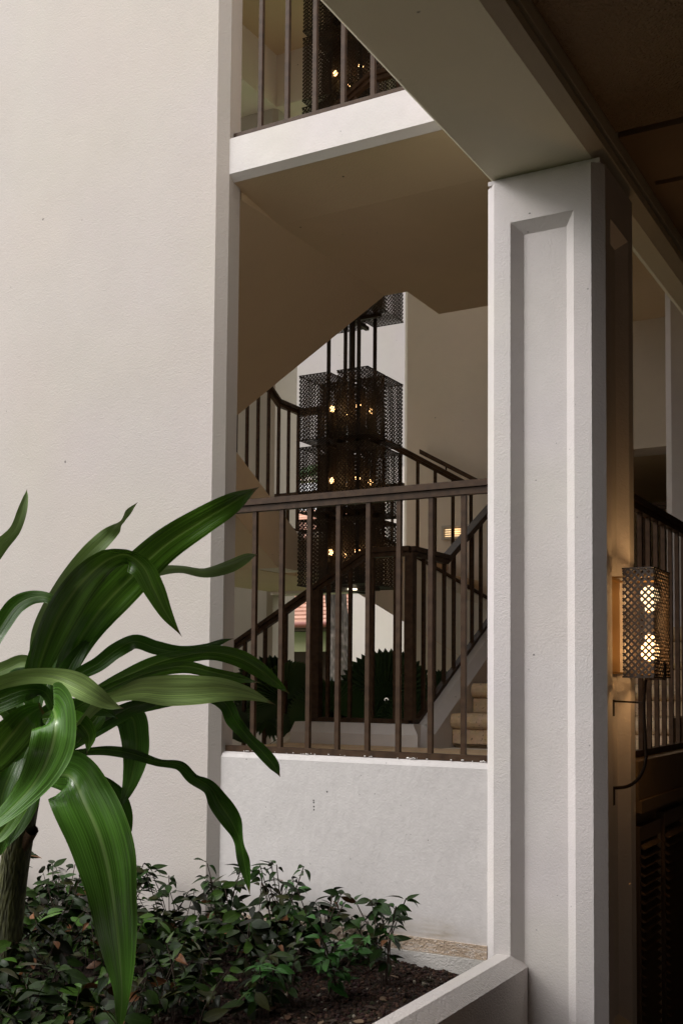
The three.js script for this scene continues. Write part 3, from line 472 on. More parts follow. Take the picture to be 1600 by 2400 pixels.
{ // house with a tiled roof
  const t = thing('tiled_house', 'house with a terracotta tiled roof and curtained porch, seen through the stairwell', 'house', [-14, -0.8, -24]);
  const zE = -21.8, yE = 1.36, p = 0.5, terra = [C(0.50, 0.27, 0.19), C(0.54, 0.30, 0.215), C(0.46, 0.245, 0.175), C(0.56, 0.33, 0.245)].map((c) => S({ color: c, roughness: 0.85, map: mottleFine }));
  const wallM = S({ color: C(0.40, 0.41, 0.24), roughness: 0.9 }), dk = S({ color: C(0.1, 0.07, 0.05), roughness: 0.8 }), red = S({ color: C(0.3, 0.1, 0.075), roughness: 0.5 });
  const rf = add(t, 'roof', new Q().loft([[[-24, yE - 0.05, zE], [-24, yE + 8.2 * p - 0.05, zE - 8.2], [-24, yE - 0.05, zE - 16.4]], [[-3, yE - 0.05, zE], [-3, yE + 8.2 * p - 0.05, zE - 8.2], [-3, yE - 0.05, zE - 16.4]]]).build(), terra[2]);
  const tile = (L) => new Q().loft([[0, -0.02, 0.02], [0, 0.035, 0.02], [0, 0.012, -0.26], [0, -0.03, -0.26]].length && [0, L].map((x) => [[x, -0.015, 0.02], [x, 0.035, 0.02], [x, 0.035 + 0.26 * p - 0.03, -0.26], [x, 0.26 * p - 0.045, -0.26]])).build();
  const one = tile(0.325), strip = [tile(9.2), tile(9)];
  for (let k = 0; k < 38; k++) {
    const z = zE - k * 0.213, y = yE + k * 0.213 * p, put = (g, x, mat, nm) => { const m = add(rf, nm, g, mat); m.position.set(t.userData.shift.x * 0 + x, y, z); };
    if (k < 16) { for (let i = 0; i < 12; i++) put(one, -15.1 + (k % 2) * 0.165 + i * 0.33, terra[Math.floor(rnd() * 4)], 'roof_tile'); put(strip[1], -24.1 + (k % 2) * 0.165, terra[k % 4], 'tile_course'); put(strip[0], -11.14 + (k % 2) * 0.165, terra[(k + 1) % 4], 'tile_course'); } else { put(strip[0], -24, terra[k % 4], 'tile_course'); put(strip[1], -14.8, terra[k % 4], 'tile_course'); }
  }
  add(t, 'gutter', muvKeep(new THREE.CylinderGeometry(0.07, 0.07, 21, 10).rotateZ(Math.PI / 2).translate(-13.5, yE - 0.03, zE + 0.08)), red);
  add(t, 'eave', box(-24, yE - 0.16, zE - 1.0, -3, yE - 0.1, zE + 0.02), dk);
  add(t, 'lintel_wall', box(-23.5, 0.74, zE - 0.62, -3.5, yE - 0.165, zE - 0.4), wallM);
  add(t, 'back_wall', box(-23.5, -0.8, zE - 2.7, -3.5, 1.1, zE - 2.4), dk); add(t, 'plinth', box(-23.5, -0.8, zE - 2.4, -3.5, -0.58, zE - 0.3), M.smoothWhite);
  add(t, 'curtain_rod', muvKeep(new THREE.CylinderGeometry(0.035, 0.035, 3, 8).rotateZ(Math.PI / 2).translate(-11.35, 0.72, zE - 0.9)), dk);
  const cp = []; for (let i = 0; i <= 36; i++) cp.push([-12.75 + i * 0.034, zE - 0.95 + 0.05 * Math.sin(i * 1.3)]); for (let i = 36; i >= 0; i--) cp.push([-12.75 + i * 0.034, zE - 0.97 + 0.05 * Math.sin(i * 1.3)]);
  add(t, 'curtain', new Q().prism('y', cp, -0.55, 0.68).build(), S({ color: C(0.62, 0.6, 0.47), roughness: 0.9 }));
  for (let k = 0; k < 6; k++) add(t, 'porch_slat', box(-14.3, -0.5 + k * 0.14, zE - 0.9, -13.25, -0.43 + k * 0.14, zE - 0.86), S({ color: C(0.2, 0.13, 0.08), roughness: 0.7 }));
  add(t, 'porch_post', box(-13.3, -0.58, zE - 0.92, -13.18, 0.74, zE - 0.8), dk);
}
const barkMap = tex(128, 512, [0.9, 1.4], (u, v) => { const r = N[24](v * 1.0, 0.3), k = 0.55 + 0.4 * N[48](u, v * 2) + 0.25 * (r - 0.5); return [k, k * 0.95, k * 0.92]; }, true);
const frondM = S({ color: C(0.09, 0.17, 0.06), roughness: 0.55 });
function frond(base, dir, len, droop, n = 16, wide = 0.3) { // feather frond: rachis with thin leaflets
  const l = [], pts = [], up = V3(0, 1, 0), side = dir.clone().cross(up).normalize();
  for (let i = 0; i <= 10; i++) { const t = i / 10; pts.push(base.clone().addScaledVector(dir, len * t).add(V3(0, -droop * t * t * len, 0))); }
  const c = new THREE.CatmullRomCurve3(pts); l.push(muvKeep(new THREE.TubeGeometry(c, 10, 0.008, 4)));
  const q = new Q();
  for (let i = 1; i < n; i++) for (const s of [-1, 1]) { const t = 0.12 + 0.88 * i / n, p = c.getPoint(t), d = c.getTangent(t), L = wide * Math.sin(Math.PI * Math.min(1, 0.15 + 0.85 * t)) * rr(0.85, 1.1), e = p.clone().addScaledVector(side, s * L * 0.8).addScaledVector(d, L * 0.55).add(V3(0, -L * rr(0.15, 0.5), 0)), m = p.clone().lerp(e, 0.4).add(V3(0, L * 0.06, 0)), w = d.clone().multiplyScalar(0.016); q.quad(p.toArray(), m.clone().add(w).toArray(), e.toArray(), m.clone().sub(w).toArray()); }
  l.push(q.build()); return merge(l);
}
{
  const t = thing('palm_tree', 'palm with a grey ringed trunk in front of the tiled house', 'palm', [-7.95, -0.8, -15.2]);
  const g = new THREE.CylinderGeometry(0.14, 0.19, 4.2, 18, 40), P = g.attributes.position; for (let i = 0; i < P.count; i++) { const y = P.getY(i) + 2.1, k = 1 + 0.05 * Math.sin(y * 22) ** 4; P.setXYZ(i, P.getX(i) * k - 0.10 * y + 0.0, P.getY(i), P.getZ(i) * k); } g.computeVertexNormals(); g.translate(-8.42, 1.3, -15.2);
  add(t, 'trunk', muvKeep(g), S({ color: C(0.15, 0.135, 0.13), map: barkMap, roughness: 1, bumpMap: barkMap, bumpScale: 0.03 }));
  const l = []; for (let i = 0; i < 14; i++) { const a = i * 2.4, e = rr(0.1, 0.8); l.push(frond(V3(-8.83, 3.38, -15.2), V3(Math.cos(a) * Math.cos(e), Math.sin(e), Math.sin(a) * Math.cos(e)), 0.7, 0.7, 20, 0.22)); }
  add(t, 'crown', merge(l), frondM);
}
for (const [x, z, k, lab] of [[-6.62, -11.2, 0.95, 'young feathery palm behind the dark fan leaves'], [-7.3, -12.0, 1.15, 'pale feathery palm against the white building']]) {
  const t = thing('garden_palm', lab, 'plant', [x, -0.8, z]);
  for (let i = 0; i < 11; i++) { const a = i * 2.4 + x, e = rr(0.55, 1.25); add(t, 'frond', frond(V3(x + rr(-0.05, 0.05), -0.8, z), V3(Math.cos(a) * Math.cos(e), Math.sin(e), Math.sin(a) * Math.cos(e)), 1.15 * k, 0.42, 26, 0.34), S({ color: C(0.11, 0.2, 0.075), roughness: 0.45 })); }
}
// fan palms in the well
const fanM = S({ color: C(0.028, 0.058, 0.016), roughness: 0.55 }), fanM2 = S({ color: C(0.04, 0.085, 0.02), roughness: 0.45 });
function fan(r, span = 300, pleats = 44) {
  const q = new Q(), a0 = R(-span / 2), P = (k, f) => { const a = a0 + R(span) * k / (pleats * 2), up = k % 2 ? 1 : -1, rad = r * f * (1 + (f > 0.9 ? (k % 2 ? 0.045 : -0.045) : 0)); return [Math.sin(a) * rad, Math.cos(a) * rad, up * 0.012 * f + 0.10 * r * f * f * Math.cos(a)]; };
  for (let k = 0; k < pleats * 2; k++) { const f = [0.04, 0.4, 0.72, 0.92, 1]; for (let j = 0; j < 4; j++) q.quad(P(k, f[j]), P(k + 1, f[j]), P(k + 1, f[j + 1]), P(k, f[j + 1])); }
  return q.build();
}
const fanG = [fan(0.30), fan(0.26, 320), fan(0.29, 270)];
function fanPalm(label, foot, list) { // list: pixel x, y, distance, radius factor, yaw, pitch, roll, geometry, material
  const t = thing('fan_palm', label, 'plant', foot);
  for (const [x, y, d, k, yaw, pitch, roll, gi, m] of list) {
    const c = at(x, y, d), f = add(t, 'fan_leaf', fanG[gi], m ? fanM2 : fanM); f.position.add(c); f.rotation.set(R(pitch), R(yaw), R(roll), 'YXZ'); f.scale.setScalar(k);
    add(t, 'leaf_stalk', tube([[foot[0], foot[1], foot[2]], [mix(foot[0], c.x, 0.35), mix(foot[1], c.y, 0.7), mix(foot[2], c.z, 0.3)], c.toArray()], 0.009, 6, 14), fanM2);
  }
}
fanPalm('big round dark fan palm leaves behind the landing curb, between the thick posts', [-3.4, GY, -6.5], [[905, 1640, 6.6, 0.98, 22, 4, 4, 0, 0], [862, 1712, 6.5, 0.8, 30, -35, 20, 1, 0], [1035, 1632, 6.9, 0.62, 24, 0, -18, 1, 0], [960, 1700, 6.4, 0.7, 20, -30, -10, 2, 0]]);
fanPalm('fan palm with dark toothed leaves at the left of the well, behind two balusters', [-4.1, GY, -6.55], [[640, 1632, 6.8, 0.86, 20, 16, 24, 0, 0], [668, 1640, 6.6, 0.86, 60, 22, 50, 2, 1], [625, 1686, 6.6, 0.85, 20, -62, 10, 0, 0], [722, 1690, 6.5, 0.7, 30, -48, -30, 1, 0]]);
fanPalm('dark fan palm leaf with a pale rim between the two thick posts', [-3.8, GY, -6.2], [[770, 1668, 6.5, 0.8, 20, -40, 30, 2, 1], [790, 1722, 6.4, 0.8, 20, -50, 0, 1, 0]]);

// ------------------------------------------------------------------ planter
{
  const t = thing('planter_wall', 'white low planter wall with a sloping edge, running from the column towards the viewer', 'planter', [-1.53, GY, -1.5]);
  add(t, 'wall', new Q().prism('z', [[-1.585, GY], [-1.47, GY], [-1.47, -1.055], [-1.523, -1.013], [-1.578, -1.013], [-1.585, -1.02]], -4.066, 1.5).build(), S({ color: C(0.70, 0.66, 0.64), map: mottleFine, roughness: 0.75, bumpMap: stuccoBump, bumpScale: 0.0026 }));
}
const soilY = (x, z) => -1.115 + 0.03 * (N[13](x * 0.23 + 5, z * 0.23 + 5) - 0.5) + 0.02 * (N[48](x * 0.22 + 5, z * 0.22 + 5) - 0.5) - 0.03 * smooth(-1.75, -1.6, x);
{
  const q = [], nx = 150, nz = 130, x0 = -5.6, x1 = -1.583, z0 = -4.062, z1 = -1.0, g = new THREE.PlaneGeometry(1, 1, nx, nz), P = g.attributes.position;
  for (let i = 0; i < P.count; i++) { const x = mix(x0, x1, P.getX(i) + 0.5), z = mix(z0, z1, P.getY(i) + 0.5); P.setXYZ(i, x, soilY(x, z), z); }
  g.computeVertexNormals(); const ix = g.index.array; for (let i = 0; i < ix.length; i += 3) { const k = ix[i]; ix[i] = ix[i + 1]; ix[i + 1] = k; } g.computeVertexNormals();
  solo('soil', muv(g), S({ color: C(0.045, 0.026, 0.018), roughness: 1, map: tex(256, 256, 0.3, (u, v) => { const k = 0.5 + 0.6 * N[96](u, v) * N[24](u, v) + 0.2; return [k, k * 0.93, k * 0.88]; }, true), bumpMap: tex(256, 256, 0.25, (u, v) => N[48](u, v) * 0.6 + N[96](u, v) * 0.4), bumpScale: 0.012 }), null, null, null, 'structure');
  solo('soil_outer', box(-9, GY, -4.06, -5.601, -1.12, 1.5), S({ color: C(0.05, 0.06, 0.03), roughness: 1 }), null, null, null, 'structure');
  solo('soil_near', box(-5.6, GY, -0.999, -1.586, -1.12, 1.5), S({ color: C(0.045, 0.026, 0.018), roughness: 1 }), null, null, null, 'structure');
  // crumbs of lava gravel
  const geo = new THREE.IcosahedronGeometry(1, 0), Pg = geo.attributes.position; for (let i = 0; i < Pg.count; i++) { const k = 0.8 + 0.4 * ((i * 37 % 11) / 11); Pg.setXYZ(i, Pg.getX(i) * k, Pg.getY(i) * k, Pg.getZ(i) * k); } geo.computeVertexNormals();
  const n = 9000, im = new THREE.InstancedMesh(geo, S({ color: C(1, 1, 1), roughness: 1 }), n), o = new THREE.Object3D(), col = new THREE.Color();
  for (let i = 0; i < n; i++) { const x = -1.59 - 1.1 * Math.pow(rnd(), 1.3), z = rr(-4.05, -2.7), s = 0.003 + 0.008 * Math.pow(rnd(), 2.2); o.position.set(x, soilY(x, z) + s * 0.35 + E, z); o.rotation.set(rr(0, 6), rr(0, 6), rr(0, 6)); o.scale.set(s, s * rr(0.6, 1), s * rr(0.7, 1.2)); o.updateMatrix(); im.setMatrixAt(i, o.matrix); const k = rnd(); if (k > 0.975) col.setRGB(0.32, 0.28, 0.22); else if (k > 0.8) col.setRGB(0.085, 0.045, 0.03); else col.setRGB(rr(0.03, 0.055), rr(0.018, 0.03), rr(0.013, 0.02)); im.setColorAt(i, col); }
  im.name = 'soil_crumbs'; im.castShadow = im.receiveShadow = true; tag(im, null, null, null, 'stuff'); scene.add(im);
}
// shrubs
function leafGeo(L, W, curl, fold) { // pointed oval leaf, stalk at the origin, tip along +y, upper side +z
  const n = 6, q = new THREE.BufferGeometry(), p = [], uv = [], ix = [];
  for (let i = 0; i <= n; i++) { const t = i / n, w = W / 2 * Math.pow(Math.sin(Math.PI * Math.pow(t, 0.78)), 0.9) * (1 - 0.12 * t), y = L * t, z = -curl * L * t * t; for (const s of [-1, 0, 1]) { p.push(s * w, y, z + Math.abs(s) * w * fold); uv.push(0.5 + s * 0.5, t); } }
  for (let i = 0; i < n; i++) for (let j = 0; j < 2; j++) { const a = i * 3 + j; ix.push(a, a + 1, a + 4, a, a + 4, a + 3); }
  q.setAttribute('position', new THREE.Float32BufferAttribute(p, 3)); q.setAttribute('uv', new THREE.Float32BufferAttribute(uv, 2)); q.setIndex(ix); q.computeVertexNormals(); return q;
}
const veinMap = tex(64, 128, 1, (u, v) => { const d = Math.abs(u - 0.5), k = d < 0.03 ? 1 : 0.72 + 0.16 * N[24](u * 0.6, v) + 0.07 * Math.sin((v * 14 - d * 9) * 6.28 * 0.5) ** 8; return [k, k, k]; }, true); veinMap.repeat.set(1, 1);
const LG = [leafGeo(0.062, 0.033, 0.25, 0.25), leafGeo(0.05, 0.027, 0.45, 0.35), leafGeo(0.072, 0.035, 0.12, 0.15), leafGeo(0.045, 0.022, 0.6, 0.6)];
const LM = [[0.017, 0.038, 0.008], [0.027, 0.056, 0.010], [0.038, 0.042, 0.011], [0.03, 0.075, 0.015], [0.055, 0.16, 0.035], [0.20, 0.09, 0.04]].map((c) => new THREE.MeshPhysicalMaterial({ color: C(...c), map: veinMap, roughness: 0.36, specularIntensity: 0.25, side: THREE.DoubleSide }));
const twigM = S({ color: C(0.05, 0.032, 0.022), roughness: 0.9 });
const pick = (k) => LM[k < 0.42 ? 0 : k < 0.68 ? 1 : k < 0.84 ? 2 : k < 0.925 ? 3 : k < 0.965 ? 4 : 5];
const dq = new THREE.Object3D();
function placeLeaf(m, p, dir, roll, s) { // points a leaf along dir with its upper side mostly up
  const y = dir.clone().normalize(), up = V3(rr(-0.5, 0.5), 1, rr(-0.3, 0.7)), z = up.addScaledVector(y, -up.dot(y)).normalize(), x = y.clone().cross(z); m.quaternion.setFromRotationMatrix(new THREE.Matrix4().makeBasis(x, y, z)); m.rotateY(roll); m.position.copy(p); m.scale.setScalar(s);
}
function shrub(label, x, z, h, spread, nStem, perStem, bright) {
  const y0 = soilY(x, z) - 0.01, t = thing('shrub', label, 'shrub', [x, y0, z], 'low shrubs in the planter');
  for (let i = 0; i < nStem; i++) {
    const a = rnd() * 6.28, r = spread * Math.sqrt(rnd()), H = h * rr(0.65, 1), top = V3(x + Math.cos(a) * r, y0 + H, z + Math.sin(a) * r), mid = V3(x + Math.cos(a) * r * 0.35 + rr(-0.02, 0.02), y0 + H * 0.55, z + Math.sin(a) * r * 0.35 + rr(-0.02, 0.02));
    top.z = Math.max(top.z, -4.03); const c = new THREE.CatmullRomCurve3([V3(x + rr(-0.02, 0.02), y0, z + rr(-0.02, 0.02)), mid, top]);
    add(t, 'stem', muvKeep(new THREE.TubeGeometry(c, 8, 0.0024, 4)), twigM);
    for (let k = 0; k < perStem; k++) {
      const tt = k < 3 ? 1 - 0.02 * k : rr(0.3, 0.98), p = c.getPoint(tt), b = a + rr(-1.9, 1.9) + (k < 3 ? k * 2.1 : 0), d = V3(Math.cos(b), rr(-0.55, 0.6), Math.sin(b)), m = add(t, 'leaf', LG[Math.floor(rnd() * 4)], bright && ((k < 3 && i % 2 === 0) || h < 0.25 && bright === 4) ? LM[bright] : pick(rnd()));
      const s = rr(0.75, 1.2); placeLeaf(m, p.addScaledVector(d, 0.006), d, rr(-0.5, 0.5), s); m.position.add(t.userData.shift);
    }
  }
  return t;
}
shrub('rightmost low shrub, its dark leaves standing in front of the white parapet', -1.9, -3.74, 0.35, 0.17, 11, 10, 3);
shrub('low shrub with fresh green leaves, second from the bare soil', -2.2, -3.78, 0.34, 0.14, 9, 10, 4);
shrub('low shrub with one high leaf against the white parapet', -2.42, -3.82, 0.42, 0.10, 8, 8, 3);
shrub('low shrub below the tip of the long wavy leaf', -2.68, -3.84, 0.38, 0.12, 7, 8, 3);
shrub('tall twiggy shrub at the foot of the chamfered wall end', -2.98, -3.84, 0.36, 0.12, 7, 8, 0);
shrub('tall dark shrub right of the big hanging leaf', -3.2, -3.82, 0.36, 0.13, 8, 8, 0);
shrub('twiggy shrub at the left of the big hanging leaf', -3.55, -3.8, 0.30, 0.13, 7, 7, 3);
shrub('sparse shrub behind the plant stem, twigs bare against the wall', -3.85, -3.75, 0.33, 0.14, 7, 6, 0);
shrub('low spreading shrub in front of the rightmost one, nearest the sloping planter edge', -2.0, -3.52, 0.24, 0.13, 8, 9, 4);
shrub('tiny bright green seedling near the lower frame edge', -2.08, -3.2, 0.235, 0.05, 4, 5, 4);
shrub('low shrub leaning over the bare soil in front', -2.08, -3.35, 0.2, 0.12, 6, 8, 1);
{ // the mass of ground cover: many small plants, each a thin stem with leaves along it
  const o = new THREE.Object3D(), col = new THREE.Color(), tones = [[0.017, 0.038, 0.008], [0.027, 0.056, 0.010], [0.038, 0.042, 0.011], [0.048, 0.10, 0.014], [0.085, 0.19, 0.028], [0.20, 0.085, 0.035], [0.009, 0.014, 0.005]], sets = LG.map(() => []), twigs = [];
  for (let i = 0; i < 860; i++) {
    let x, z; do { x = -1.98 - 2.75 * rnd(); z = rr(-4.0, -2.3); } while (x > -2.02 - 0.16 * N[7](z * 0.4, 0.2) || N[24](x * 0.31, z * 0.31) < 0.16);
    const y = soilY(x, z), h = (0.08 + 0.24 * Math.pow(N[13](x * 0.27 + 3, z * 0.27 + 3), 1.3)) * rr(0.55, 1.25), a = rnd() * 6.28, r = h * rr(0.1, 0.7), top = V3(x + Math.cos(a) * r, y + h, Math.max(-4.02, z + Math.sin(a) * r)), c = new THREE.CatmullRomCurve3([V3(x, y - 0.01, z), V3(x + Math.cos(a) * r * 0.3 + rr(-0.02, 0.02), y + h * 0.55, z + Math.sin(a) * r * 0.3 + rr(-0.02, 0.02)), top]);
    twigs.push(muvKeep(new THREE.TubeGeometry(c, 6, 0.0018, 4)));
    const n = 4 + Math.floor(rnd() * 8), fresh = rnd() < 0.07, size = rr(0.8, 1.5);
    for (let k = 0; k < n; k++) {
      const t = k < 3 ? 1 - 0.03 * k : rr(0.25, 0.97), b = a + k * 2.4 + rr(-0.6, 0.6), d = V3(Math.cos(b), rr(-0.75, 0.7), Math.sin(b));
      placeLeaf(o, c.getPoint(t).addScaledVector(d, 0.008).add(V3(0, E, 0)), d, rr(-0.9, 0.9), size * rr(0.7, 1.15)); o.updateMatrix();
      const q = rnd(), tn = fresh && k < 4 ? tones[4] : tones[q < 0.26 ? 0 : q < 0.52 ? 1 : q < 0.66 ? 2 : q < 0.83 ? 3 : q < 0.855 ? 5 : 6]; sets[Math.floor(rnd() * 4)].push([o.matrix.clone(), tn, rr(0.7, 1.35)]);
    }
  }
  const lm = new THREE.MeshPhysicalMaterial({ color: C(1, 1, 1), map: veinMap, roughness: 0.36, specularIntensity: 0.25, side: THREE.DoubleSide });
  sets.forEach((l, g) => { const im = new THREE.InstancedMesh(LG[g], lm, l.length); l.forEach(([m, c, f], i) => { im.setMatrixAt(i, m); im.setColorAt(i, col.setRGB(c[0] * f, c[1] * f, c[2] * f)); }); im.name = numbered('ground_cover'); im.castShadow = im.receiveShadow = true; tag(im, null, null, null, 'stuff'); scene.add(im); });
  solo('ground_cover_twigs', merge(twigs), twigM, null, null, null, 'stuff');
  // fallen leaves on the soil
  const n = 240, im = new THREE.InstancedMesh(LG[2], new THREE.MeshPhysicalMaterial({ color: C(1, 1, 1), map: veinMap, roughness: 0.7, side: THREE.DoubleSide }), n);
  for (let i = 0; i < n; i++) { const x = -1.62 - 2.6 * Math.pow(rnd(), 1.4), z = rr(-4.0, -2.6); o.position.set(x, soilY(x, z) + 0.012 + E, z); o.rotation.set(-1.57 + rr(-0.4, 0.4), rr(-0.4, 0.4), rr(0, 6.28)); o.scale.setScalar(rr(0.35, 0.8)); o.updateMatrix(); im.setMatrixAt(i, o.matrix); const k = rnd(); im.setColorAt(i, k < 0.4 ? col.setRGB(0.15, 0.07, 0.035) : k < 0.6 ? col.setRGB(0.22, 0.14, 0.08) : col.setRGB(0.06, 0.035, 0.02)); }
  im.name = 'leaf_litter'; im.castShadow = im.receiveShadow = true; tag(im, null, null, null, 'stuff'); scene.add(im);
}

// ------------------------------------------------------------------ the broad-leaved plant
const stripe = (base, mid, edge, s) => { const q = noise(64, s), fine = noise(160, s + 1); const t = tex(256, 512, 1, (u, v) => { const d = Math.abs(u - 0.5), m = Math.exp(-((d / 0.038) ** 2)) * 0.46 * (1 - 0.5 * v), k = 0.70 + 0.30 * q(u, v * 0.03) + 0.26 * fine(u, v * 0.03) - 0.12 * N[7](u, v), e = smooth(0.485, 0.5, d); return [0, 1, 2].map((i) => mix(mix(mix(base[i] * k, mid[i], m), edge[i], e * 0.6), [0.42, 0.33, 0.14][i], 0.85 * smooth(0.955, 0.99, v + 0.02 * fine(u, v)))); }, true); t.repeat.set(1, 1); t.wrapS = t.wrapT = THREE.ClampToEdgeWrapping; return t; };
const leafN = noise(48, 3);
const leafBump = (() => { const t = tex(256, 64, 1, (u, v) => leafN(u, v * 0.02), false); t.repeat.set(1, 1); return t; })();
const LB = {};
for (const [k, base, mid, s] of [['a', [0.33, 0.50, 0.15], [0.76, 0.83, 0.50], 3], ['b', [0.24, 0.39, 0.12], [0.48, 0.60, 0.28], 9], ['c', [0.48, 0.59, 0.32], [0.60, 0.69, 0.44], 17], ['p', [0.64, 0.76, 0.44], [0.68, 0.78, 0.5], 25], ['g', [0.34, 0.53, 0.19], [0.80, 0.87, 0.62], 31]])
  LB[k] = new THREE.MeshPhysicalMaterial({ transmission: 0.12, thickness: 0, map: stripe(base, mid, [0.5, 0.6, 0.3], s), color: C(0.95, 0.95, 0.95), roughness: k === 'p' || k === 'c' ? 0.45 : 0.26, bumpMap: leafBump, bumpScale: 0.0008, side: THREE.DoubleSide });
const plant = thing('dracaena', 'tall plant with long arching strap leaves in the planter, in front of the cream wall', 'plant', [-3.02, soilY(-3.02, -2.95), -2.95]);
function blade(mat, pts) { // pts: pixel x, pixel y, full width in pixels, distance, turn about its own axis
  const P = pts.map(([x, y, , d]) => at(x, y, d)), c = new THREE.CatmullRomCurve3(P, false, 'centripetal'), n = pts.length, NL = 10 * (n - 1), NW = 10, pos = [], uv = [], ix = [], ph = rnd() * 6, ph2 = rnd() * 6;
  const val = (k, t) => { const f = t * (n - 1), i = Math.min(n - 2, Math.floor(f)), u = f - i, g = (j) => pts[clamp(j, 0, n - 1)][k], a = g(i - 1), b = g(i), e = g(i + 1), h = g(i + 2); return 0.5 * (2 * b + (e - a) * u + (2 * a - 5 * b + 4 * e - h) * u * u + (3 * b - a - 3 * e + h) * u * u * u); };
  const len = c.getLength();
  for (let i = 0; i <= NL; i++) {
    const t = i / NL, p = c.getPoint(t), T = c.getTangent(t), view = p.clone().multiplyScalar(-1).normalize(), a = R(val(4, t)), f0 = view.addScaledVector(T, -view.dot(T)).normalize().applyAxisAngle(T, a), s = T.clone().cross(f0).normalize();
    const W = Math.max(0, val(2, t)) * val(3, t) / 2624.65 / Math.max(0.5, Math.cos(a)) * 0.5;
    for (let j = 0; j <= NW; j++) { const u = j / NW * 2 - 1, au = Math.abs(u), z = W * (0.30 * Math.pow(au, 1.3) - 0.10 * au * au) + 0.035 * W * Math.cos(u * 11 + ph) * smooth(0, 0.3, t) * smooth(0.02, 0.05, W) + (0.10 * W + 0.004) * au * au * Math.sin(t * len * 17 + ph + (u > 0 ? ph2 : 0)) * smooth(0, 0.15, t) * smooth(1, 0.8, t); pos.push(...p.clone().addScaledVector(s, u * W).addScaledVector(f0, z).toArray()); uv.push(j / NW, t); }
  }
  for (let i = 0; i < NL; i++) for (let j = 0; j < NW; j++) { const a = i * (NW + 1) + j, b = a + NW + 1; ix.push(a, a + 1, b + 1, a, b + 1, b); }
  const g = new THREE.BufferGeometry(); g.setAttribute('position', new THREE.Float32BufferAttribute(pos, 3)); g.setAttribute('uv', new THREE.Float32BufferAttribute(uv, 2)); g.setIndex(ix); g.computeVertexNormals();
  return add(plant, 'leaf', g, LB[mat]);
}
{ // trunk
  const q = (x, y, d) => at(x, y, d), c = new THREE.CatmullRomCurve3([V3(-3.02, soilY(-3.02, -2.95) - 0.03, -2.95), q(28, 2090, 3.98), q(45, 1960, 3.85), q(70, 1800, 3.65), q(90, 1690, 3.58)]), g = new THREE.TubeGeometry(c, 40, 0.05, 16), P = g.attributes.position;
  g.computeVertexNormals(); add(plant, 'trunk', muvKeep(g), S({ color: C(0.10, 0.115, 0.035), map: barkMap, roughness: 0.8, bumpMap: barkMap, bumpScale: 0.01 }));
  const a = q(40, 2010, 3.9), b = q(76, 1945, 3.78); add(plant, 'leaf_stub', muvKeep(new THREE.TubeGeometry(new THREE.CatmullRomCurve3([a, a.clone().lerp(b, 0.6), b]), 8, 0.022, 10)), S({ color: C(0.14, 0.08, 0.035), map: barkMap, roughness: 0.9 }));
}
blade('a', [[130, 1633, 26, 3.62, 20], [173, 1525, 65, 3.60, 25], [234, 1430, 82, 3.58, 20], [304, 1356, 87, 3.58, 10], [382, 1282, 78, 3.60, 5], [468, 1224, 65, 3.66, 5], [546, 1178, 48, 3.72, 10], [609, 1140, 0, 3.78, 20]]); // long broad upper leaf
blade('b', [[117, 1638, 26, 3.70, -20], [156, 1551, 56, 3.70, -20], [208, 1482, 61, 3.72, -25], [256, 1443, 39, 3.74, -30], [280, 1419, 0, 3.76, -30]]); // dark leaf under
blade('a', [[74, 1633, 26, 3.50, 20], [100, 1538, 61, 3.48, 25], [143, 1434, 80, 3.46, 25], [204, 1352, 72, 3.44, 20], [260, 1308, 52, 3.42, 40], [299, 1300, 48, 3.40, 62], [334, 1325, 54, 3.40, 35], [360, 1378, 51, 3.42, 15], [390, 1438, 30, 3.46, 10], [427, 1493, 0, 3.50, 0]]); // folded leaf
blade('c', [[78, 1577, 26, 3.70, 30], [95, 1473, 35, 3.75, 30], [143, 1378, 39, 3.80, 20], [195, 1312, 41, 3.82, 10], [247, 1260, 37, 3.85, 0], [280, 1226, 13, 3.86, 70], [299, 1202, 16, 3.88, 20], [324, 1176, 0, 3.90, 0]]); // thin twisted
blade('c', [[278, 1369, 26, 3.75, 20], [330, 1347, 26, 3.80, 40], [377, 1336, 24, 3.85, 45], [425, 1332, 24, 3.88, 50], [481, 1339, 26, 3.92, 45], [538, 1325, 26, 3.95, 40], [581, 1306, 17, 3.98, 35], [605, 1299, 0, 4.00, 30]]); // right wavy
blade('c', [[-87, 1378, 39, 3.60, 10], [-35, 1325, 39, 3.60, 10], [4, 1278, 33, 3.60, 20], [35, 1243, 26, 3.62, 10], [52, 1200, 22, 3.64, 0], [61, 1165, 11, 3.66, 0], [64, 1146, 0, 3.67, 0]]); // far left tip
blade('b', [[143, 1447, 26, 3.72, 30], [117, 1404, 26, 3.72, 40], [82, 1399, 30, 3.70, 30], [43, 1417, 39, 3.66, 20], [9, 1460, 41, 3.62, 10], [-22, 1512, 39, 3.60, 10], [-52, 1577, 17, 3.60, 0]]); // left arch
blade('b', [[143, 1629, 22, 3.55, 20], [186, 1581, 30, 3.55, 20], [230, 1555, 35, 3.56, 15], [273, 1523, 37, 3.58, 10], [317, 1503, 35, 3.62, 35], [364, 1518, 33, 3.66, 25], [416, 1527, 30, 3.70, 40], [477, 1518, 22, 3.75, 30], [520, 1503, 12, 3.80, 20], [549, 1496, 0, 3.82, 0]]); // mid wave
blade('a', [[156, 1677, 26, 3.50, 30], [234, 1616, 30, 3.52, 35], [304, 1581, 33, 3.56, 35], [369, 1553, 35, 3.60, 30], [434, 1536, 35, 3.65, 30], [499, 1529, 37, 3.70, 15], [559, 1542, 40, 3.75, 10], [607, 1568, 35, 3.80, 15], [646, 1599, 24, 3.84, 20], [681, 1628, 0, 3.86, 20]]); // long arching right
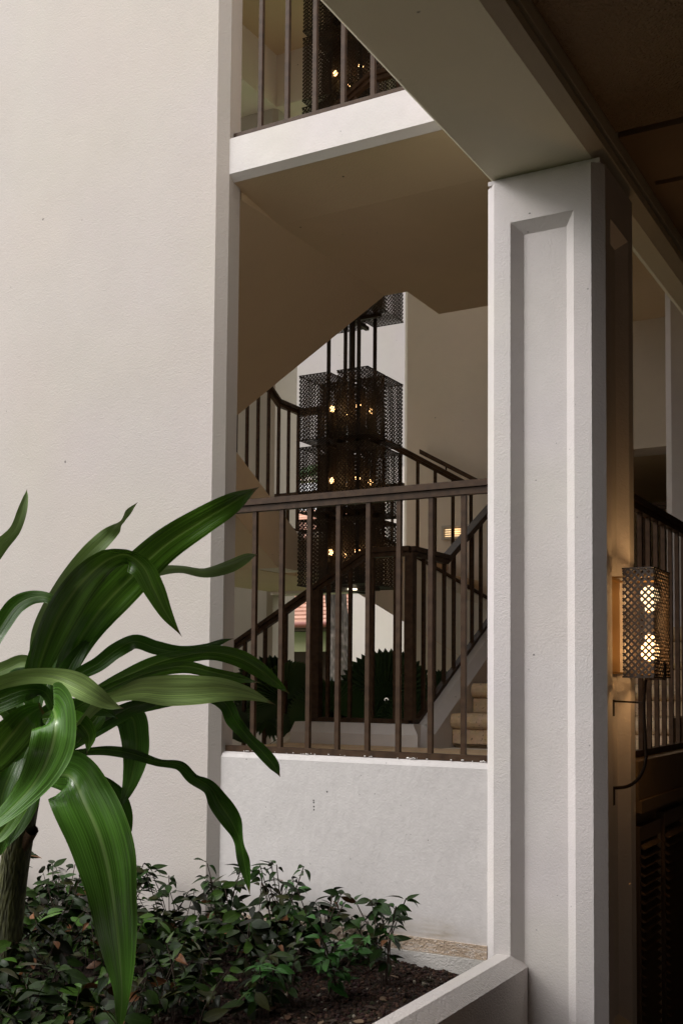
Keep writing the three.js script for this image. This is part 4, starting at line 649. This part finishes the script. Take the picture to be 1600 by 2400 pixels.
blade('a', [[143, 1681, 22, 3.45, 40], [243, 1620, 26, 3.48, 35], [304, 1592, 28, 3.50, 35], [369, 1571, 26, 3.54, 35], [434, 1561, 24, 3.58, 40], [490, 1573, 26, 3.62, 30], [551, 1588, 24, 3.66, 10], [612, 1601, 0, 3.70, 0]]); // narrow bright
blade('p', [[182, 1703, 17, 3.42, 50], [234, 1646, 22, 3.42, 45], [278, 1628, 30, 3.40, 30], [330, 1616, 56, 3.40, 10], [390, 1618, 72, 3.42, 0], [455, 1617, 69, 3.44, 0], [520, 1616, 54, 3.48, 5], [585, 1627, 30, 3.52, 10], [647, 1652, 0, 3.56, 10]]); // pale broad
blade('b', [[130, 1776, 22, 3.56, 30], [186, 1729, 37, 3.56, 20], [243, 1692, 41, 3.58, 20], [304, 1659, 37, 3.60, 25], [360, 1644, 26, 3.62, 40], [403, 1636, 9, 3.64, 50]]); // dark low right
blade('a', [[182, 1742, 22, 3.52, 20], [208, 1707, 39, 3.52, 10], [230, 1677, 37, 3.54, 10], [247, 1651, 0, 3.56, 10]]); // short right
blade('p', [[-35, 1612, 30, 3.36, 50], [26, 1590, 26, 3.34, 55], [82, 1581, 30, 3.30, 50], [134, 1586, 43, 3.28, 25], [182, 1605, 59, 3.26, 5], [225, 1631, 46, 3.26, 0], [260, 1651, 24, 3.28, 0], [291, 1661, 0, 3.30, 0]]); // pale left
blade('b', [[-52, 1664, 48, 3.45, 10], [9, 1633, 61, 3.44, 10], [61, 1616, 52, 3.44, 20], [104, 1620, 30, 3.46, 50], [126, 1659, 26, 3.48, 30], [134, 1681, 0, 3.50, 0]]); // dark left
blade('b', [[243, 1683, 26, 3.70, 30], [330, 1651, 30, 3.74, 40], [416, 1631, 30, 3.80, 55], [490, 1631, 30, 3.86, 55], [529, 1649, 37, 3.90, 20], [551, 1688, 28, 3.93, 55], [581, 1727, 24, 3.96, 20], [616, 1763, 31, 3.98, 5], [642, 1794, 25, 4.00, 0], [657, 1822, 0, 4.02, 0]]); // hooked right
blade('b', [[208, 1707, 26, 3.72, 40], [269, 1677, 39, 3.75, 50], [308, 1681, 65, 3.78, 30], [319, 1724, 65, 3.80, 15], [319, 1772, 59, 3.82, 10], [308, 1824, 41, 3.84, 10], [295, 1863, 22, 3.85, 10], [280, 1898, 0, 3.86, 0]]); // dark drooping
blade('b', [[108, 1776, 17, 3.50, 40], [173, 1763, 18, 3.54, 50], [243, 1756, 17, 3.60, 55], [308, 1766, 21, 3.68, 45], [369, 1785, 22, 3.76, 50], [421, 1792, 27, 3.82, 40], [455, 1820, 24, 3.88, 55], [494, 1846, 30, 3.93, 35], [516, 1882, 51, 3.97, 15], [544, 1926, 47, 4.00, 10], [564, 1973, 20, 4.02, 60], [572, 2017, 26, 4.04, 30], [580, 2060, 16, 4.05, 40], [586, 2100, 0, 4.06, 20]]); // long wavy low
blade('a', [[-52, 1811, 65, 3.30, 10], [-9, 1768, 85, 3.26, 5], [30, 1720, 93, 3.22, 10], [65, 1679, 74, 3.20, 25], [98, 1657, 26, 3.22, 40]]); // folded front, left part
blade('g', [[126, 1659, 65, 3.20, 68], [132, 1683, 100, 3.16, 50], [130, 1716, 106, 3.14, 18], [121, 1755, 102, 3.14, 5], [104, 1798, 87, 3.15, 10], [80, 1837, 67, 3.17, 20], [48, 1874, 50, 3.19, 30], [9, 1911, 39, 3.22, 30], [-39, 1950, 26, 3.25, 30]]); // folded front, hanging part
blade('g', [[82, 1811, 39, 3.40, 50], [126, 1816, 65, 3.30, 48], [169, 1822, 113, 3.22, 30], [199, 1882, 143, 3.18, 5], [230, 1952, 145, 3.16, 0], [251, 2025, 134, 3.16, -5], [265, 2104, 111, 3.16, 0], [275, 2182, 93, 3.17, 5], [282, 2255, 69, 3.18, 5], [286, 2320, 41, 3.19, 0], [284, 2377, 24, 3.20, 0], [281, 2424, 0, 3.21, 0]]); // big hanging leaf
blade('b', [[173, 1837, 22, 3.80, 50], [230, 1830, 35, 3.84, 45], [265, 1856, 52, 3.88, 20], [288, 1900, 46, 3.90, 15], [299, 1943, 22, 3.92, 20], [297, 1978, 0, 3.94, 0]]); // small dark behind
blade('b', [[87, 1716, 26, 3.50, 20], [56, 1776, 48, 3.48, 10], [35, 1846, 50, 3.47, 15], [26, 1915, 39, 3.47, 25], [9, 1976, 26, 3.48, 20], [-9, 2019, 0, 3.50, 0]]); // hanging dark left
blade('b', [[43, 1724, 26, 3.60, 20], [17, 1785, 52, 3.58, 10], [0, 1863, 52, 3.57, 10], [-13, 1946, 35, 3.57, 20], [-26, 2002, 0, 3.58, 0]]); // hanging dark left two
blade('b', [[104, 1742, 26, 3.62, 20], [82, 1811, 48, 3.60, 20], [65, 1881, 48, 3.60, 30], [43, 1937, 35, 3.60, 20], [17, 1989, 0, 3.60, 0]]); // hanging dark inner
blade('c', [[100, 1603, 22, 3.80, 20], [61, 1553, 30, 3.80, 20], [22, 1566, 37, 3.78, 15], [-26, 1590, 35, 3.76, 10], [-69, 1629, 0, 3.75, 0]]); // pale back left
blade('b', [[78, 1698, 26, 3.60, 10], [82, 1599, 56, 3.62, 15], [113, 1490, 61, 3.64, 15], [156, 1412, 48, 3.66, 10], [195, 1369, 0, 3.68, 0]]); // core one
blade('b', [[121, 1698, 26, 3.55, 10], [139, 1620, 43, 3.56, 10], [165, 1560, 39, 3.58, 10], [195, 1516, 22, 3.60, 10], [221, 1490, 0, 3.62, 0]]); // core two
blade('a', [[52, 1707, 26, 3.50, 30], [26, 1677, 35, 3.48, 30], [4, 1664, 35, 3.46, 20], [-26, 1672, 0, 3.44, 0]]); // core three
blade('b', [[87, 1742, 26, 3.55, 10], [108, 1677, 43, 3.52, 15], [143, 1659, 39, 3.52, 20], [186, 1651, 30, 3.54, 20], [243, 1625, 0, 3.56, 0]]); // core four
blade('b', [[52, 1729, 30, 3.60, 0], [30, 1646, 52, 3.62, 0], [39, 1586, 39, 3.64, 10], [69, 1560, 0, 3.66, 0]]); // core five
blade('b', [[143, 1707, 22, 3.50, 30], [173, 1677, 35, 3.48, 25], [208, 1659, 39, 3.48, 15], [243, 1664, 30, 3.50, 10], [278, 1685, 0, 3.52, 0]]); // core low one
blade('a', [[100, 1685, 22, 3.44, 30], [143, 1681, 41, 3.42, 25], [186, 1694, 48, 3.42, 10], [208, 1724, 35, 3.44, 5], [204, 1768, 0, 3.46, 0]]); // core low two
blade('c', [[26, 1664, 22, 3.55, 30], [-9, 1612, 39, 3.55, 20], [-39, 1560, 35, 3.56, 10], [-69, 1516, 0, 3.58, 0]]); // left edge upper
blade('b', [[56, 1750, 26, 3.50, 20], [26, 1811, 52, 3.46, 15], [4, 1876, 48, 3.46, 20], [9, 1937, 30, 3.46, 30], [26, 1993, 0, 3.46, 20]]); // left low one
blade('a', [[82, 1776, 26, 3.40, 30], [65, 1833, 43, 3.36, 25], [39, 1894, 48, 3.36, 20], [4, 1950, 39, 3.38, 15], [-39, 1993, 0, 3.40, 10]]); // left low two
renderer.render(scene, camera);
